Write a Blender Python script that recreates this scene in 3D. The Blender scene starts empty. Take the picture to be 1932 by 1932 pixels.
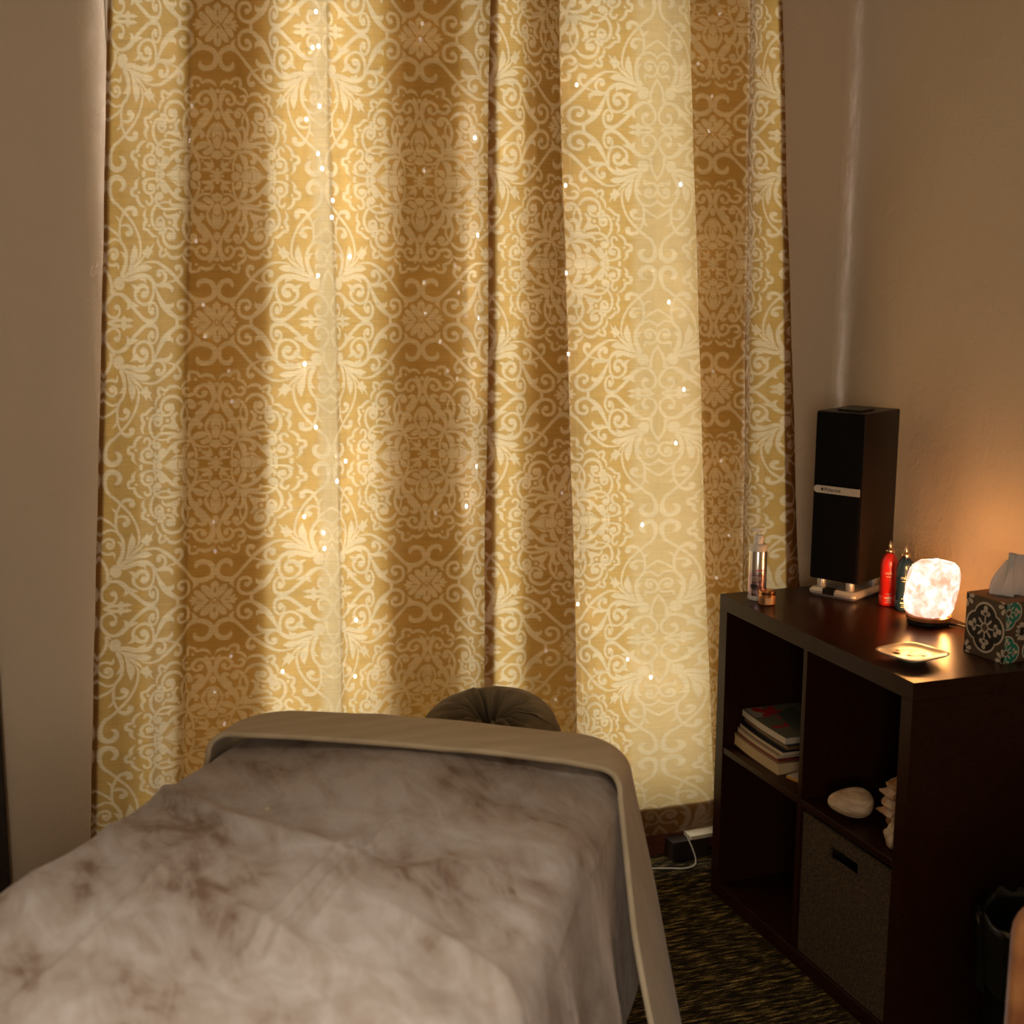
import bpy, math, random
import numpy as np
from mathutils import Vector, Matrix

sc = bpy.context.scene
col = sc.collection
random.seed(7)
rng = np.random.default_rng(11)

# ------------------------------------------------------------------ camera
F_PX, PITCH, YAW, ROLL, CAM_H = 2627.47, 0.1786, 0.3512, 0.0056, 1.5611
fw = Vector((math.sin(YAW)*math.cos(PITCH), math.cos(YAW)*math.cos(PITCH), -math.sin(PITCH)))
r0 = Vector((math.cos(YAW), -math.sin(YAW), 0)); u0 = r0.cross(fw)
rv = math.cos(ROLL)*r0 + math.sin(ROLL)*u0
uv = -math.sin(ROLL)*r0 + math.cos(ROLL)*u0
cd = bpy.data.cameras.new('camera'); cam = bpy.data.objects.new('camera', cd); col.objects.link(cam)
cam.matrix_world = Matrix(((rv.x, uv.x, -fw.x, 0), (rv.y, uv.y, -fw.y, 0), (rv.z, uv.z, -fw.z, CAM_H), (0, 0, 0, 1)))
cd.sensor_width = 24.0; cd.lens = F_PX/1932*24.0
cd.clip_start = 0.05
cd.dof.use_dof = True; cd.dof.focus_distance = 3.1; cd.dof.aperture_fstop = 2.6
sc.camera = cam

# ------------------------------------------------------------------ world, lights, exposure
w = bpy.data.worlds.new('sky'); sc.world = w; w.use_nodes = True
w.node_tree.nodes['Background'].inputs[0].default_value = (0.75, 0.85, 1.0, 1)
w.node_tree.nodes['Background'].inputs[1].default_value = 0.6
sc.view_settings.view_transform = 'Standard'; sc.view_settings.look = 'None'
sc.view_settings.gamma = 1.0; sc.view_settings.use_curve_mapping = False
sc.view_settings.exposure = 0.0
cy = sc.cycles
cy.use_denoising = True
cy.max_bounces = 5; cy.diffuse_bounces = 4; cy.glossy_bounces = 3; cy.transmission_bounces = 4; cy.transparent_max_bounces = 8
cy.use_adaptive_sampling = True; cy.adaptive_threshold = 0.08; cy.use_light_tree = False
cy.sample_clamp_indirect = 4.0; cy.caustics_reflective = False; cy.caustics_refractive = False

def area(name, loc, rot, sx, sy, power, color):
    ld = bpy.data.lights.new(name, 'AREA'); ld.shape = 'RECTANGLE'; ld.size = sx; ld.size_y = sy
    ld.energy = power; ld.color = color
    o = bpy.data.objects.new(name, ld); col.objects.link(o); o.location = loc; o.rotation_euler = rot
    return o
# daylight behind the curtained window
area('window_daylight', (1.03, 3.30, 1.22), (math.radians(-90), 0, 0), 1.72, 2.24, 25, (1.0, 0.93, 0.80))
# unseen fill light added behind the camera for the bed and walls
area('rear_fill', (-0.95, -1.85, 1.55), (math.radians(90), 0, 0), .9, 1.2, 40, (1.0, 0.89, 0.74))
# unseen downward fill light added over the bed to brighten the blanket
bed_fill_obj = area('bed_fill', (.15, 1.0, 2.62), (0, 0, 0), .5, .5, 9.5, (1.0, .94, .88)); bed_fill_obj.data.spread = math.radians(75)

# ------------------------------------------------------------------ helpers
class MB:
    def __init__(s): s.v = []; s.f = []; s.m = []
    def add(s, vs, fs, mi=0):
        n = len(s.v); s.v += [tuple(v) for v in vs]
        for f in fs: s.f.append(tuple(i+n for i in f)); s.m.append(mi)
        return s
    def box(s, x0, x1, y0, y1, z0, z1, mi=0, M=None):
        vs = [Vector((x, y, z)) for z in (z0, z1) for (x, y) in ((x0, y0), (x1, y0), (x1, y1), (x0, y1))]
        if M: vs = [M @ v for v in vs]
        return s.add(vs, [(3, 2, 1, 0), (4, 5, 6, 7), (0, 1, 5, 4), (1, 2, 6, 5), (2, 3, 7, 6), (3, 0, 4, 7)], mi)
    def bevbox(s, x0, x1, y0, y1, z0, z1, r=.004, mi=0, M=None, seg=2):
        # box with rounded vertical edges and small top/bottom chamfers
        pts = rrect(x0, x1, y0, y1, r, seg); pin = rrect(x0+r*.5, x1-r*.5, y0+r*.5, y1-r*.5, r*.7, seg)
        c = r*.5
        return s.loft([[(x, y, z0) for x, y in pin], [(x, y, z0+c) for x, y in pts], [(x, y, z1-c) for x, y in pts], [(x, y, z1) for x, y in pin]], mi, M, caps=True)
    def loft(s, rings, mi=0, M=None, caps=True, closed=True):
        n = len(rings[0]); vs = [Vector(p) for r in rings for p in r]
        if M: vs = [M @ v for v in vs]
        fs = []
        for k in range(len(rings)-1):
            for i in range(n if closed else n-1):
                j = (i+1) % n; fs.append((k*n+i, k*n+j, (k+1)*n+j, (k+1)*n+i))
        if caps:
            fs.append(tuple(range(n-1, -1, -1))); fs.append(tuple((len(rings)-1)*n+i for i in range(n)))
        return s.add(vs, fs, mi)
    def lathe(s, prof, c=(0, 0, 0), n=28, mi=0, M=None):
        rings = [[(c[0]+max(r, 1e-5)*math.cos(a), c[1]+max(r, 1e-5)*math.sin(a), c[2]+z) for a in [2*math.pi*i/n for i in range(n)]] for r, z in prof]
        return s.loft(rings, mi, M, caps=True)
    def tube(s, pts, r, n=8, mi=0, caps=True):
        pts = [Vector(p) for p in pts]; rings = []; prev = None
        for i, p in enumerate(pts):
            t = (pts[min(i+1, len(pts)-1)]-pts[max(i-1, 0)]).normalized()
            a = prev if prev else (Vector((0, 0, 1)) if abs(t.z) < .9 else Vector((1, 0, 0)))
            b = t.cross(a).normalized(); a = b.cross(t).normalized(); prev = a
            rr = r[i] if isinstance(r, (list, tuple)) else r
            rings.append([p+a*rr*math.cos(q)+b*rr*math.sin(q) for q in [2*math.pi*k/n for k in range(n)]])
        return s.loft(rings, mi, None, caps)
    def prism(s, poly, z0, z1, mi=0, M=None):
        return s.loft([[(x, y, z0) for x, y in poly], [(x, y, z1) for x, y in poly]], mi, M, True)
    def build(s, name, mats, parent=None, smooth=False, auto=None, bevel=None):
        me = bpy.data.meshes.new(name); me.from_pydata(s.v, [], s.f)
        if not isinstance(mats, (list, tuple)): mats = [mats]
        for m in mats: me.materials.append(m)
        me.polygons.foreach_set('material_index', s.m)
        me.update()
        return finish(name, me, parent, smooth, auto, bevel)

def finish(name, me, parent=None, smooth=False, auto=None, bevel=None):
    if smooth or auto: me.polygons.foreach_set('use_smooth', [True]*len(me.polygons))
    if auto: me.set_sharp_from_angle(angle=math.radians(auto))
    o = bpy.data.objects.new(name, me); col.objects.link(o)
    if parent is not None: o.parent = parent
    if bevel:
        b = o.modifiers.new('bevel', 'BEVEL'); b.width = bevel; b.segments = 2; b.limit_method = 'ANGLE'; b.angle_limit = math.radians(40)
    return o
def rrect(x0, x1, y0, y1, r, seg=4):
    out = []
    for cx, cy_, a0 in ((x1-r, y0+r, -90), (x1-r, y1-r, 0), (x0+r, y1-r, 90), (x0+r, y0+r, 180)):
        for k in range(seg+1):
            a = math.radians(a0+90*k/seg); out.append((cx+r*math.cos(a), cy_+r*math.sin(a)))
    return out
def thing(name, label, cat, loc=(0, 0, 0), rz=0, group=None):
    o = bpy.data.objects.new(name, None); col.objects.link(o); o.location = loc; o.rotation_euler = (0, 0, rz)
    o.empty_display_size = .05
    return tag(o, label, cat, group)
def tag(o, label, cat, group=None):
    o['label'] = label; o['category'] = cat
    if group: o['group'] = group
    return o
def struct(o):
    o['kind'] = 'structure'; return o
def grid_mesh(name, V, mats, parent=None, smooth=True, attrs=None, flip=False):
    """V: (R, C, 3) array of points -> quad grid"""
    R, C = V.shape[:2]; me = bpy.data.meshes.new(name)
    me.vertices.add(R*C); me.vertices.foreach_set('co', V.reshape(-1).astype(np.float32))
    idx = np.arange(R*C).reshape(R, C)
    q = np.stack([idx[:-1, :-1], idx[:-1, 1:], idx[1:, 1:], idx[1:, :-1]], -1).reshape(-1, 4)
    if flip: q = q[:, ::-1]
    n = len(q); me.loops.add(n*4); me.loops.foreach_set('vertex_index', q.reshape(-1).astype(np.int32))
    me.polygons.add(n); me.polygons.foreach_set('loop_start', np.arange(0, n*4, 4, dtype=np.int32))
    me.update(calc_edges=True)
    if smooth: me.polygons.foreach_set('use_smooth', np.ones(n, dtype=bool))
    for m in (mats if isinstance(mats, (list, tuple)) else [mats]): me.materials.append(m)
    for k, a in (attrs or {}).items():
        at = me.attributes.new(k, 'FLOAT', 'POINT'); at.data.foreach_set('value', a.reshape(-1).astype(np.float32))
    me.validate(); me.update()
    o = bpy.data.objects.new(name, me); col.objects.link(o)
    if parent is not None: o.parent = parent
    return o
def vnoise(x, y, seed=0):
    xi = np.floor(x).astype(np.int64); yi = np.floor(y).astype(np.int64); xf = x-xi; yf = y-yi
    def h(a, b):
        n = (a*374761393 + b*668265263 + seed*1442695041) & 0xffffffff
        n = ((n ^ (n >> 13))*1274126177) & 0xffffffff
        return ((n ^ (n >> 16)) & 0xffff)/65535.0
    sx = xf*xf*(3-2*xf); sy = yf*yf*(3-2*yf)
    return (h(xi, yi)*(1-sx)+h(xi+1, yi)*sx)*(1-sy)+(h(xi, yi+1)*(1-sx)+h(xi+1, yi+1)*sx)*sy
def fbm(x, y, o=4, seed=0):
    s = 0; a = .5; t = 0
    for k in range(o): s = s+a*vnoise(x*2**k, y*2**k, seed+k); t += a; a *= .5
    return s/t

# unprojection used for laying the curtain folds out along the wall
def on_y(px, py, Y):
    d = fw*F_PX + rv*(px-966) - uv*(py-966); t = Y/d.y
    return d.x*t, CAM_H+d.z*t

# ------------------------------------------------------------------ materials
def mat(name, base=(.5, .5, .5), rough=.5, metal=0., spec=.5, emit=None, es=0., trans=0., sheen=0.):
    m = bpy.data.materials.new(name); m.use_nodes = True
    b = m.node_tree.nodes['Principled BSDF']
    b.inputs['Base Color'].default_value = (*base, 1); b.inputs['Roughness'].default_value = rough
    b.inputs['Metallic'].default_value = metal; b.inputs['Specular IOR Level'].default_value = spec
    b.inputs['Transmission Weight'].default_value = trans
    if sheen: b.inputs['Sheen Weight'].default_value = sheen; b.inputs['Sheen Roughness'].default_value = .35
    if emit: b.inputs['Emission Color'].default_value = (*emit, 1); b.inputs['Emission Strength'].default_value = es
    return m
def N(m, t, **kw):
    n = m.node_tree.nodes.new(t)
    for k, v in kw.items(): setattr(n, k, v)
    return n
def L(m, a, b): m.node_tree.links.new(a, b)
def coords(m, scale=(1, 1, 1), rot=(0, 0, 0), out='Object'):
    tc = N(m, 'ShaderNodeTexCoord'); mp = N(m, 'ShaderNodeMapping')
    mp.inputs['Scale'].default_value = scale; mp.inputs['Rotation'].default_value = rot
    L(m, tc.outputs[out], mp.inputs[0]); return mp.outputs[0]
def noise(m, vec, scale=5, detail=4, rough=.5, dist=0.):
    n = N(m, 'ShaderNodeTexNoise'); n.inputs['Scale'].default_value = scale; n.inputs['Detail'].default_value = detail
    n.inputs['Roughness'].default_value = rough; n.inputs['Distortion'].default_value = dist
    L(m, vec, n.inputs['Vector']); return n.outputs['Fac']
def ramp(m, fac, stops):
    r = N(m, 'ShaderNodeValToRGB'); e = r.color_ramp.elements
    while len(e) < len(stops): e.new(.5)
    for el, (p, c) in zip(e, stops): el.position = p; el.color = (*c, 1) if len(c) == 3 else c
    L(m, fac, r.inputs[0]); return r.outputs[0]
def bump(m, h, strength=.3, dist=.01):
    b = N(m, 'ShaderNodeBump'); b.inputs['Strength'].default_value = strength; b.inputs['Distance'].default_value = dist
    L(m, h, b.inputs['Height']); return b.outputs[0]
def P(m): return m.node_tree.nodes['Principled BSDF']
def noisy(name, c1, c2, scale, rough=.6, stretch=(1, 1, 1), bs=0., bd=.002, lo=.35, hi=.65, detail=4, **kw):
    m = mat(name, c1, rough, **kw); v = coords(m, stretch); f = noise(m, v, scale, detail)
    L(m, ramp(m, f, [(lo, c1), (hi, c2)]), P(m).inputs['Base Color'])
    if bs: L(m, bump(m, f, bs, bd), P(m).inputs['Normal'])
    return m
def math_(m, op, a, b=None, c=None):
    n = N(m, 'ShaderNodeMath', operation=op)
    for i, x in enumerate((a, b, c)):
        if x is None: continue
        if isinstance(x, (int, float)): n.inputs[i].default_value = x
        else: L(m, x, n.inputs[i])
    return n.outputs[0]
def mixc(m, f, a, b):
    n = N(m, 'ShaderNodeMix', data_type='RGBA')
    if isinstance(f, float): n.inputs[0].default_value = f
    else: L(m, f, n.inputs[0])
    for i, x in ((6, a), (7, b)):
        if isinstance(x, tuple): n.inputs[i].default_value = (*x, 1)
        else: L(m, x, n.inputs[i])
    return n.outputs[2]

# plaster
def plaster(name, c):
    m = mat(name, c, .8, spec=.25)
    v = coords(m); f1 = noise(m, v, 3.0, 3); f2 = noise(m, v, 14, 6, .6, .6); f3 = noise(m, v, 160, 2)
    r2 = ramp(m, f2, [(.44, (0, 0, 0)), (.62, (1, 1, 1))])
    h = math_(m, 'ADD', math_(m, 'MULTIPLY', r2, .8), math_(m, 'MULTIPLY', f3, .12))
    L(m, bump(m, h, .22, .006), P(m).inputs['Normal'])
    L(m, mixc(m, f1, tuple(x*.95 for x in c), tuple(min(1, x*1.04) for x in c)), P(m).inputs['Base Color'])
    return m
M_wall = plaster('wall_plaster', (.63, .515, .38))
M_ceil = plaster('ceiling_plaster', (.62, .55, .46))
# carpet
M_carpet = mat('carpet', (.05, .04, .03), .95, spec=.1)
v = coords(M_carpet, (5, 34, 1), (0, 0, .28)); f = noise(M_carpet, v, 3.5, 6, .72)
v2 = coords(M_carpet); f2 = noise(M_carpet, v2, 420, 2)
fm = math_(M_carpet, 'ADD', math_(M_carpet, 'MULTIPLY', f, .8), math_(M_carpet, 'MULTIPLY', f2, .25))
L(M_carpet, ramp(M_carpet, fm, [(.44, (.006, .005, .004)), (.55, (.04, .029, .013)), (.65, (.50, .35, .11))]), P(M_carpet).inputs['Base Color'])
L(M_carpet, bump(M_carpet, fm, .8, .006), P(M_carpet).inputs['Normal'])
M_wood_base = noisy('baseboard_wood', (.10, .028, .012), (.17, .055, .022), 30, .5, (1, 1, 8), .2)
M_dark = noisy('espresso_laminate', (.020, .0055, .002), (.028, .0085, .003), 18, .30, (6, 1, 14), .06, .0006, spec=.14)
M_darkdoor = noisy('dark_door_wood', (.02, .012, .008), (.035, .02, .012), 12, .45, (8, 8, 1))
M_black = mat('black_plastic', (.006, .006, .006), .4)
M_grille = noisy('grille_cloth', (.003, .003, .003), (.005, .0045, .0045), 900, .9, spec=.08)
M_gloss_black = mat('speaker_lacquer', (.008, .004, .003), .38, spec=.25)
M_silver = noisy('satin_silver', (.60, .56, .54), (.66, .62, .60), 300, .38, metal=.55)
M_white = mat('white_plastic', (.78, .75, .72), .4)
M_cable_w = mat('white_cable', (.80, .74, .62), .5)

# ---- damask curtain fabric
def fabric(name, diff_p, diff_b, tr_p, tr_b, pattern=True, transp=.03, tmix=.55):
    m = bpy.data.materials.new(name); m.use_nodes = True; nt = m.node_tree
    for n in list(nt.nodes): nt.nodes.remove(n)
    out = N(m, 'ShaderNodeOutputMaterial')
    v1 = coords(m, (14, 14, 420)); s1 = noise(m, v1, 1.0, 3, .6)
    v2 = coords(m, (520, 520, 14)); s2 = noise(m, v2, 1.0, 2, .5)
    wv = math_(m, 'ADD', math_(m, 'MULTIPLY', s1, .74), math_(m, 'MULTIPLY', s2, .26))
    wv = math_(m, 'ADD', wv, .49)                                   # about 0.85 .. 1.15
    if pattern:
        ap = N(m, 'ShaderNodeAttribute', attribute_name='pattern').outputs['Fac']
        au = N(m, 'ShaderNodeAttribute', attribute_name='axis').outputs['Fac']
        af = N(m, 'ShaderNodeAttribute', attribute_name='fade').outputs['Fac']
        ax = N(m, 'ShaderNodeAttribute', attribute_name='cloth_u').outputs['Fac']
        tc = N(m, 'ShaderNodeTexCoord'); sp = N(m, 'ShaderNodeSeparateXYZ'); L(m, tc.outputs['Object'], sp.inputs[0])
        k = 2*math.pi/.0062
        a = math_(m, 'SINE', math_(m, 'MULTIPLY', math_(m, 'ADD', ax, sp.outputs[2]), k))
        b = math_(m, 'SINE', math_(m, 'MULTIPLY', math_(m, 'SUBTRACT', ax, sp.outputs[2]), k))
        d = math_(m, 'ADD', math_(m, 'MULTIPLY', math_(m, 'MULTIPLY', a, b), .6), .92)
        d = math_(m, 'MINIMUM', math_(m, 'MAXIMUM', d, .62), 1.0)
        dots = math_(m, 'SUBTRACT', 1.0, math_(m, 'MULTIPLY', au, math_(m, 'SUBTRACT', 1.0, d)))
        pf = math_(m, 'MULTIPLY', ap, dots)
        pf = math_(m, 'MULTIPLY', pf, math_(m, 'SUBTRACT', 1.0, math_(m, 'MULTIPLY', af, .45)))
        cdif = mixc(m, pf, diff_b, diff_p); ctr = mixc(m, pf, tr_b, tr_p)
        ctr = mixc(m, math_(m, 'MULTIPLY', af, .5), ctr, (.64, .525, .30))  # brighter light on the fold bands, painted in as paler cloth
    else:
        cdif = mixc(m, 0.0, diff_b, diff_p); ctr = mixc(m, 0.0, tr_b, tr_p)
    def mul(c):
        n = N(m, 'ShaderNodeMix', data_type='RGBA', blend_type='MULTIPLY'); n.inputs[0].default_value = 1
        L(m, c, n.inputs[6]); L(m, wv, n.inputs[7]); return n.outputs[2]
    D = N(m, 'ShaderNodeBsdfDiffuse'); T = N(m, 'ShaderNodeBsdfTranslucent'); X = N(m, 'ShaderNodeBsdfTransparent')
    L(m, mul(cdif), D.inputs[0]); L(m, mul(ctr), T.inputs[0])
    bn = bump(m, wv, .15, .001); L(m, bn, D.inputs['Normal'])
    s = N(m, 'ShaderNodeMixShader'); s.inputs[0].default_value = tmix; L(m, D.outputs[0], s.inputs[1]); L(m, T.outputs[0], s.inputs[2])
    s2_ = N(m, 'ShaderNodeMixShader'); s2_.inputs[0].default_value = transp; L(m, s.outputs[0], s2_.inputs[1]); L(m, X.outputs[0], s2_.inputs[2])
    L(m, s2_.outputs[0], out.inputs[0])
    return m
M_damask = fabric('damask_cloth', (.78, .64, .46), (.22, .105, .038), (.60, .47, .255), (.50, .305, .08))
M_shade = fabric('shade_strip_cloth', (.45, .3, .14), (.45, .3, .14), (.33, .195, .042), (.33, .195, .042), False, .05, .62)
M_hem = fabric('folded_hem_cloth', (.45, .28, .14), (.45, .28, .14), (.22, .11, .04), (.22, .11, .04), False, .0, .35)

# ------------------------------------------------------------------ room shell
YW, XR, XL, YB, ZC = 3.163, 2.075, -1.45, -2.0, 2.70
WX0, WX1, WZ0, WZ1 = .25, 1.86, .15, 2.30
b = MB(); b.box(XL-.12, XR+.12, YB-.12, YW+.09, -.1, 0); struct(b.build('floor', M_carpet))
b = MB(); b.box(XL-.12, XR+.12, YB-.12, YW+.09, ZC, ZC+.1); struct(b.build('ceiling', M_ceil))
b = MB(); b.box(XL-.12, WX0-.06, YW, YW+.09, 0, ZC); b.box(WX0-.06, WX0, YW+.06, YW+.09, 0, ZC)
b.loft([[(WX0-.06, YW+.06, z)]+[(WX0-.06+.06*math.sin(a), YW+.06-.06*math.cos(a), z) for a in [math.pi/2*k/8 for k in range(9)]] for z in (0, ZC)])
b.box(WX1, XR+.12, YW, YW+.09, 0, ZC)
b.box(WX0, WX1, YW, YW+.09, 0, WZ0); b.box(WX0, WX1, YW, YW+.09, WZ1, ZC)
struct(b.build('wall_back', M_wall, auto=30))
b = MB(); b.box(XR, XR+.12, YB-.12, YW, 0, ZC)
cove = [(XR, YW)] + [(XR-.036+.036*math.sin(a), YW-.036+.036*math.cos(a)) for a in [math.pi/2*k/6 for k in range(7)]][::1]
b.prism([(XR, YW), (XR-.022, YW), (XR-.012, YW-.003), (XR-.005, YW-.008), (XR-.001, YW-.016), (XR, YW-.024)], 0, ZC)
struct(b.build('wall_right', M_wall, auto=40))
b = MB(); b.box(XL-.12, XL, YB-.12, YW, 0, ZC); struct(b.build('wall_left', M_wall))
b = MB(); b.box(XL, XR, YB-.12, YB, 0, ZC); struct(b.build('wall_rear', M_wall))
b = MB(); b.box(-.045, XR, YW-.012, YW, 0, .065); struct(b.build('baseboard_back', M_wood_base, bevel=.003))
b = MB(); b.box(XR-.012, XR, YB, YW-.012, 0, .065); struct(b.build('baseboard_right', M_wood_base, bevel=.003))
# dark door with casing at the left end of the back wall
d1 = thing('door_1', 'dark wooden door and casing at the left edge', 'door'); del d1['category']; d1['kind'] = 'structure'
b = MB(); b.box(-.14, -.045, YW-.03, YW, 0, 2.1); b.build('door_casing', M_darkdoor, d1, bevel=.003)
b = MB(); b.box(-1.02, -.93, YW-.03, YW, 0, 2.1); b.box(-1.02, -.045, YW-.03, YW, 2.1, 2.19); b.build('door_casing', M_darkdoor, d1, bevel=.003)
b = MB(); b.box(-.93, -.14, YW-.018, YW, 0, 2.1)
for x0, x1 in ((-.87, -.57), (-.50, -.20)):
    for z0, z1 in ((.12, .95), (1.1, 1.98)): b.box(x0, x1, YW-.024, YW-.018, z0, z1)
b.build('door_leaf', M_darkdoor, d1, bevel=.003)
# window in the back wall
w1 = bpy.data.objects.new('window_1', None); col.objects.link(w1); w1['kind'] = 'structure'; w1['label'] = 'daylit window hidden behind the patterned curtains'
M_frame = mat('window_frame_white', (.75, .72, .66), .5)
b = MB()
for x0, x1, z0, z1 in ((WX0, WX0+.025, WZ0, WZ1), (WX1-.025, WX1, WZ0, WZ1), (WX0+.025, WX1-.025, WZ0, WZ0+.05), (WX0+.025, WX1-.025, WZ1-.05, WZ1)):
    b.box(x0, x1, YW+.05, YW+.08, z0, z1)
b.build('window_frame', M_frame, w1)
M_glass = bpy.data.materials.new('window_glass'); M_glass.use_nodes = True
for n in list(M_glass.node_tree.nodes): M_glass.node_tree.nodes.remove(n)
o_ = N(M_glass, 'ShaderNodeOutputMaterial'); t_ = N(M_glass, 'ShaderNodeBsdfTransparent'); g_ = N(M_glass, 'ShaderNodeBsdfGlossy'); g_.inputs['Roughness'].default_value = .03
x_ = N(M_glass, 'ShaderNodeMixShader'); x_.inputs[0].default_value = .05; L(M_glass, t_.outputs[0], x_.inputs[1]); L(M_glass, g_.outputs[0], x_.inputs[2]); L(M_glass, x_.outputs[0], o_.inputs[0])
b = MB(); b.box(WX0+.025, WX1-.025, YW+.063, YW+.067, WZ0+.05, WZ1-.05); b.build('pane', M_glass, w1)
b = MB(); b.box(WX0-.01, WX1+.01, YW-.008, YW+.05, WZ0-.025, WZ0); b.build('window_sill', M_frame, w1)

# ------------------------------------------------------------------ damask tile
A0, A1, B0, B1 = 45., 1818., 70., 2412.
def R2(pts): return [(p[0], p[1]+922)+tuple(p[2:]) for p in pts]
ST = []      # strokes (a, b, width)
PO = []      # filled polygons
DT = []      # dots (a, b, r)
CUT = []     # background coloured lines
# snowflake
ST += [[(45, 70, 26), (150, 175, 26), (230, 255, 10)], [(60, 160, 60), (120, 210, 95), (185, 290, 90), (230, 320, 10)], [(48, 170, 60), (50, 250, 90), (52, 330, 110), (52, 395, 20)],
       [(150, 70, 50), (230, 66, 60), (320, 74, 75), (410, 74, 12)], [(170, 90, 60), (230, 150, 95), (290, 215, 80), (290, 250, 10)], [(280, 90, 50), (350, 130, 40), (370, 140, 8)]]
DT += [(45, 70, 62)]; CUT += [[(45-0, 70-45, 18), (90, 70, 18), (45, 115, 18)], [(50, 210, 18), (50, 280, 18)], [(200, 72, 16), (280, 72, 16)], [(75, 70, 16), (110, 90, 10)]]
# double C and long stem
ST += [[(300, 630, 12), (305, 670, 50), (280, 720, 80), (215, 745, 82), (130, 715, 80), (88, 650, 78), (75, 570, 72), (92, 500, 76), (150, 450, 82), (230, 422, 86), (310, 425, 80), (380, 470, 62), (460, 550, 55), (540, 640, 55), (620, 730, 55), (690, 820, 60), (780, 900, 66), (870, 970, 56), (970, 1030, 46), (1070, 1045, 36), (1170, 1035, 26), (1250, 1010, 10)],
       [(320, 430, 90), (305, 360, 75), (355, 275, 8)]]
# large spiral to leaf hub
DT += [(568, 300, 46)]
ST += [[(568, 290, 50), (612, 320, 50), (622, 370, 50), (585, 418, 55), (530, 425, 55), (460, 400, 56), (425, 340, 60), (420, 260, 60), (450, 190, 60), (520, 150, 60), (590, 140, 60), (660, 160, 66), (740, 220, 80), (820, 300, 95), (890, 400, 88), (940, 500, 62), (985, 600, 42), (1020, 690, 50), (1080, 770, 64), (1160, 815, 80), (1260, 820, 82), (1370, 790, 84), (1460, 762, 76), (1530, 770, 70), (1575, 810, 40)],
       [(640, 140, 60), (630, 66, 50)], [(840, 330, 60), (780, 325, 90), (725, 340, 62), (705, 395, 10)]]
ST += [[(1020, 690, 50), (930, 668, 58), (860, 670, 64), (790, 668, 72), (730, 620, 60), (728, 555, 8)],
       [(940, 682, 40), (865, 720, 48), (832, 790, 52), (850, 860, 56), (910, 905, 56), (960, 885, 56), (965, 830, 50)],
       [(830, 708, 16), (740, 728, 28), (660, 762, 40), (592, 830, 50), (572, 900, 56), (600, 970, 62), (650, 968, 58), (662, 920, 30)]]
DT += [(945, 838, 42), (648, 955, 42)]
# upper S scroll
DT += [(1048, 235, 42), (1640, 325, 46), (1042, 285, 36)]
ST += [[(1048, 215, 40), (1095, 255, 34), (1098, 330, 34), (1060, 390, 36), (1012, 388, 40), (972, 330, 44), (956, 250, 46), (972, 160, 52), (1020, 112, 72), (1100, 100, 72), (1180, 130, 62), (1270, 210, 60), (1360, 300, 60), (1430, 390, 75), (1510, 480, 75), (1600, 530, 56), (1690, 520, 50), (1750, 440, 50), (1792, 340, 40), (1780, 230, 40), (1720, 162, 40), (1650, 162, 40), (1602, 220, 40), (1602, 300, 42), (1640, 340, 50)],
       [(1420, 385, 74), (1340, 352, 60), (1272, 340, 8)], [(1440, 390, 74), (1452, 315, 50), (1497, 278, 6)]]
PO += [[(1358, 118), (1440, 82), (1480, 88), (1520, 42), (1565, 78), (1600, 110), (1565, 150), (1525, 192), (1480, 148), (1440, 152)]]
ST += [[(1560, 115, 46), (1660, 112, 60), (1740, 80, 40), (1770, 40, 30)]]
# ring spiral
DT += [(1192, 535, 50)]
ST += [[(1232, 510, 40), (1190, 482, 42), (1142, 520, 50), (1132, 590, 56), (1160, 650, 62), (1230, 668, 72), (1300, 620, 72), (1342, 560, 60), (1334, 470, 50), (1260, 390, 46), (1170, 365, 46), (1090, 400, 46), (1045, 480, 46), (1030, 580, 42), (1035, 690, 50)],
       [(1310, 595, 80), (1350, 645, 62), (1418, 686, 8)], [(1250, 780, 60), (1190, 760, 50), (1165, 705, 8)]]
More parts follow.
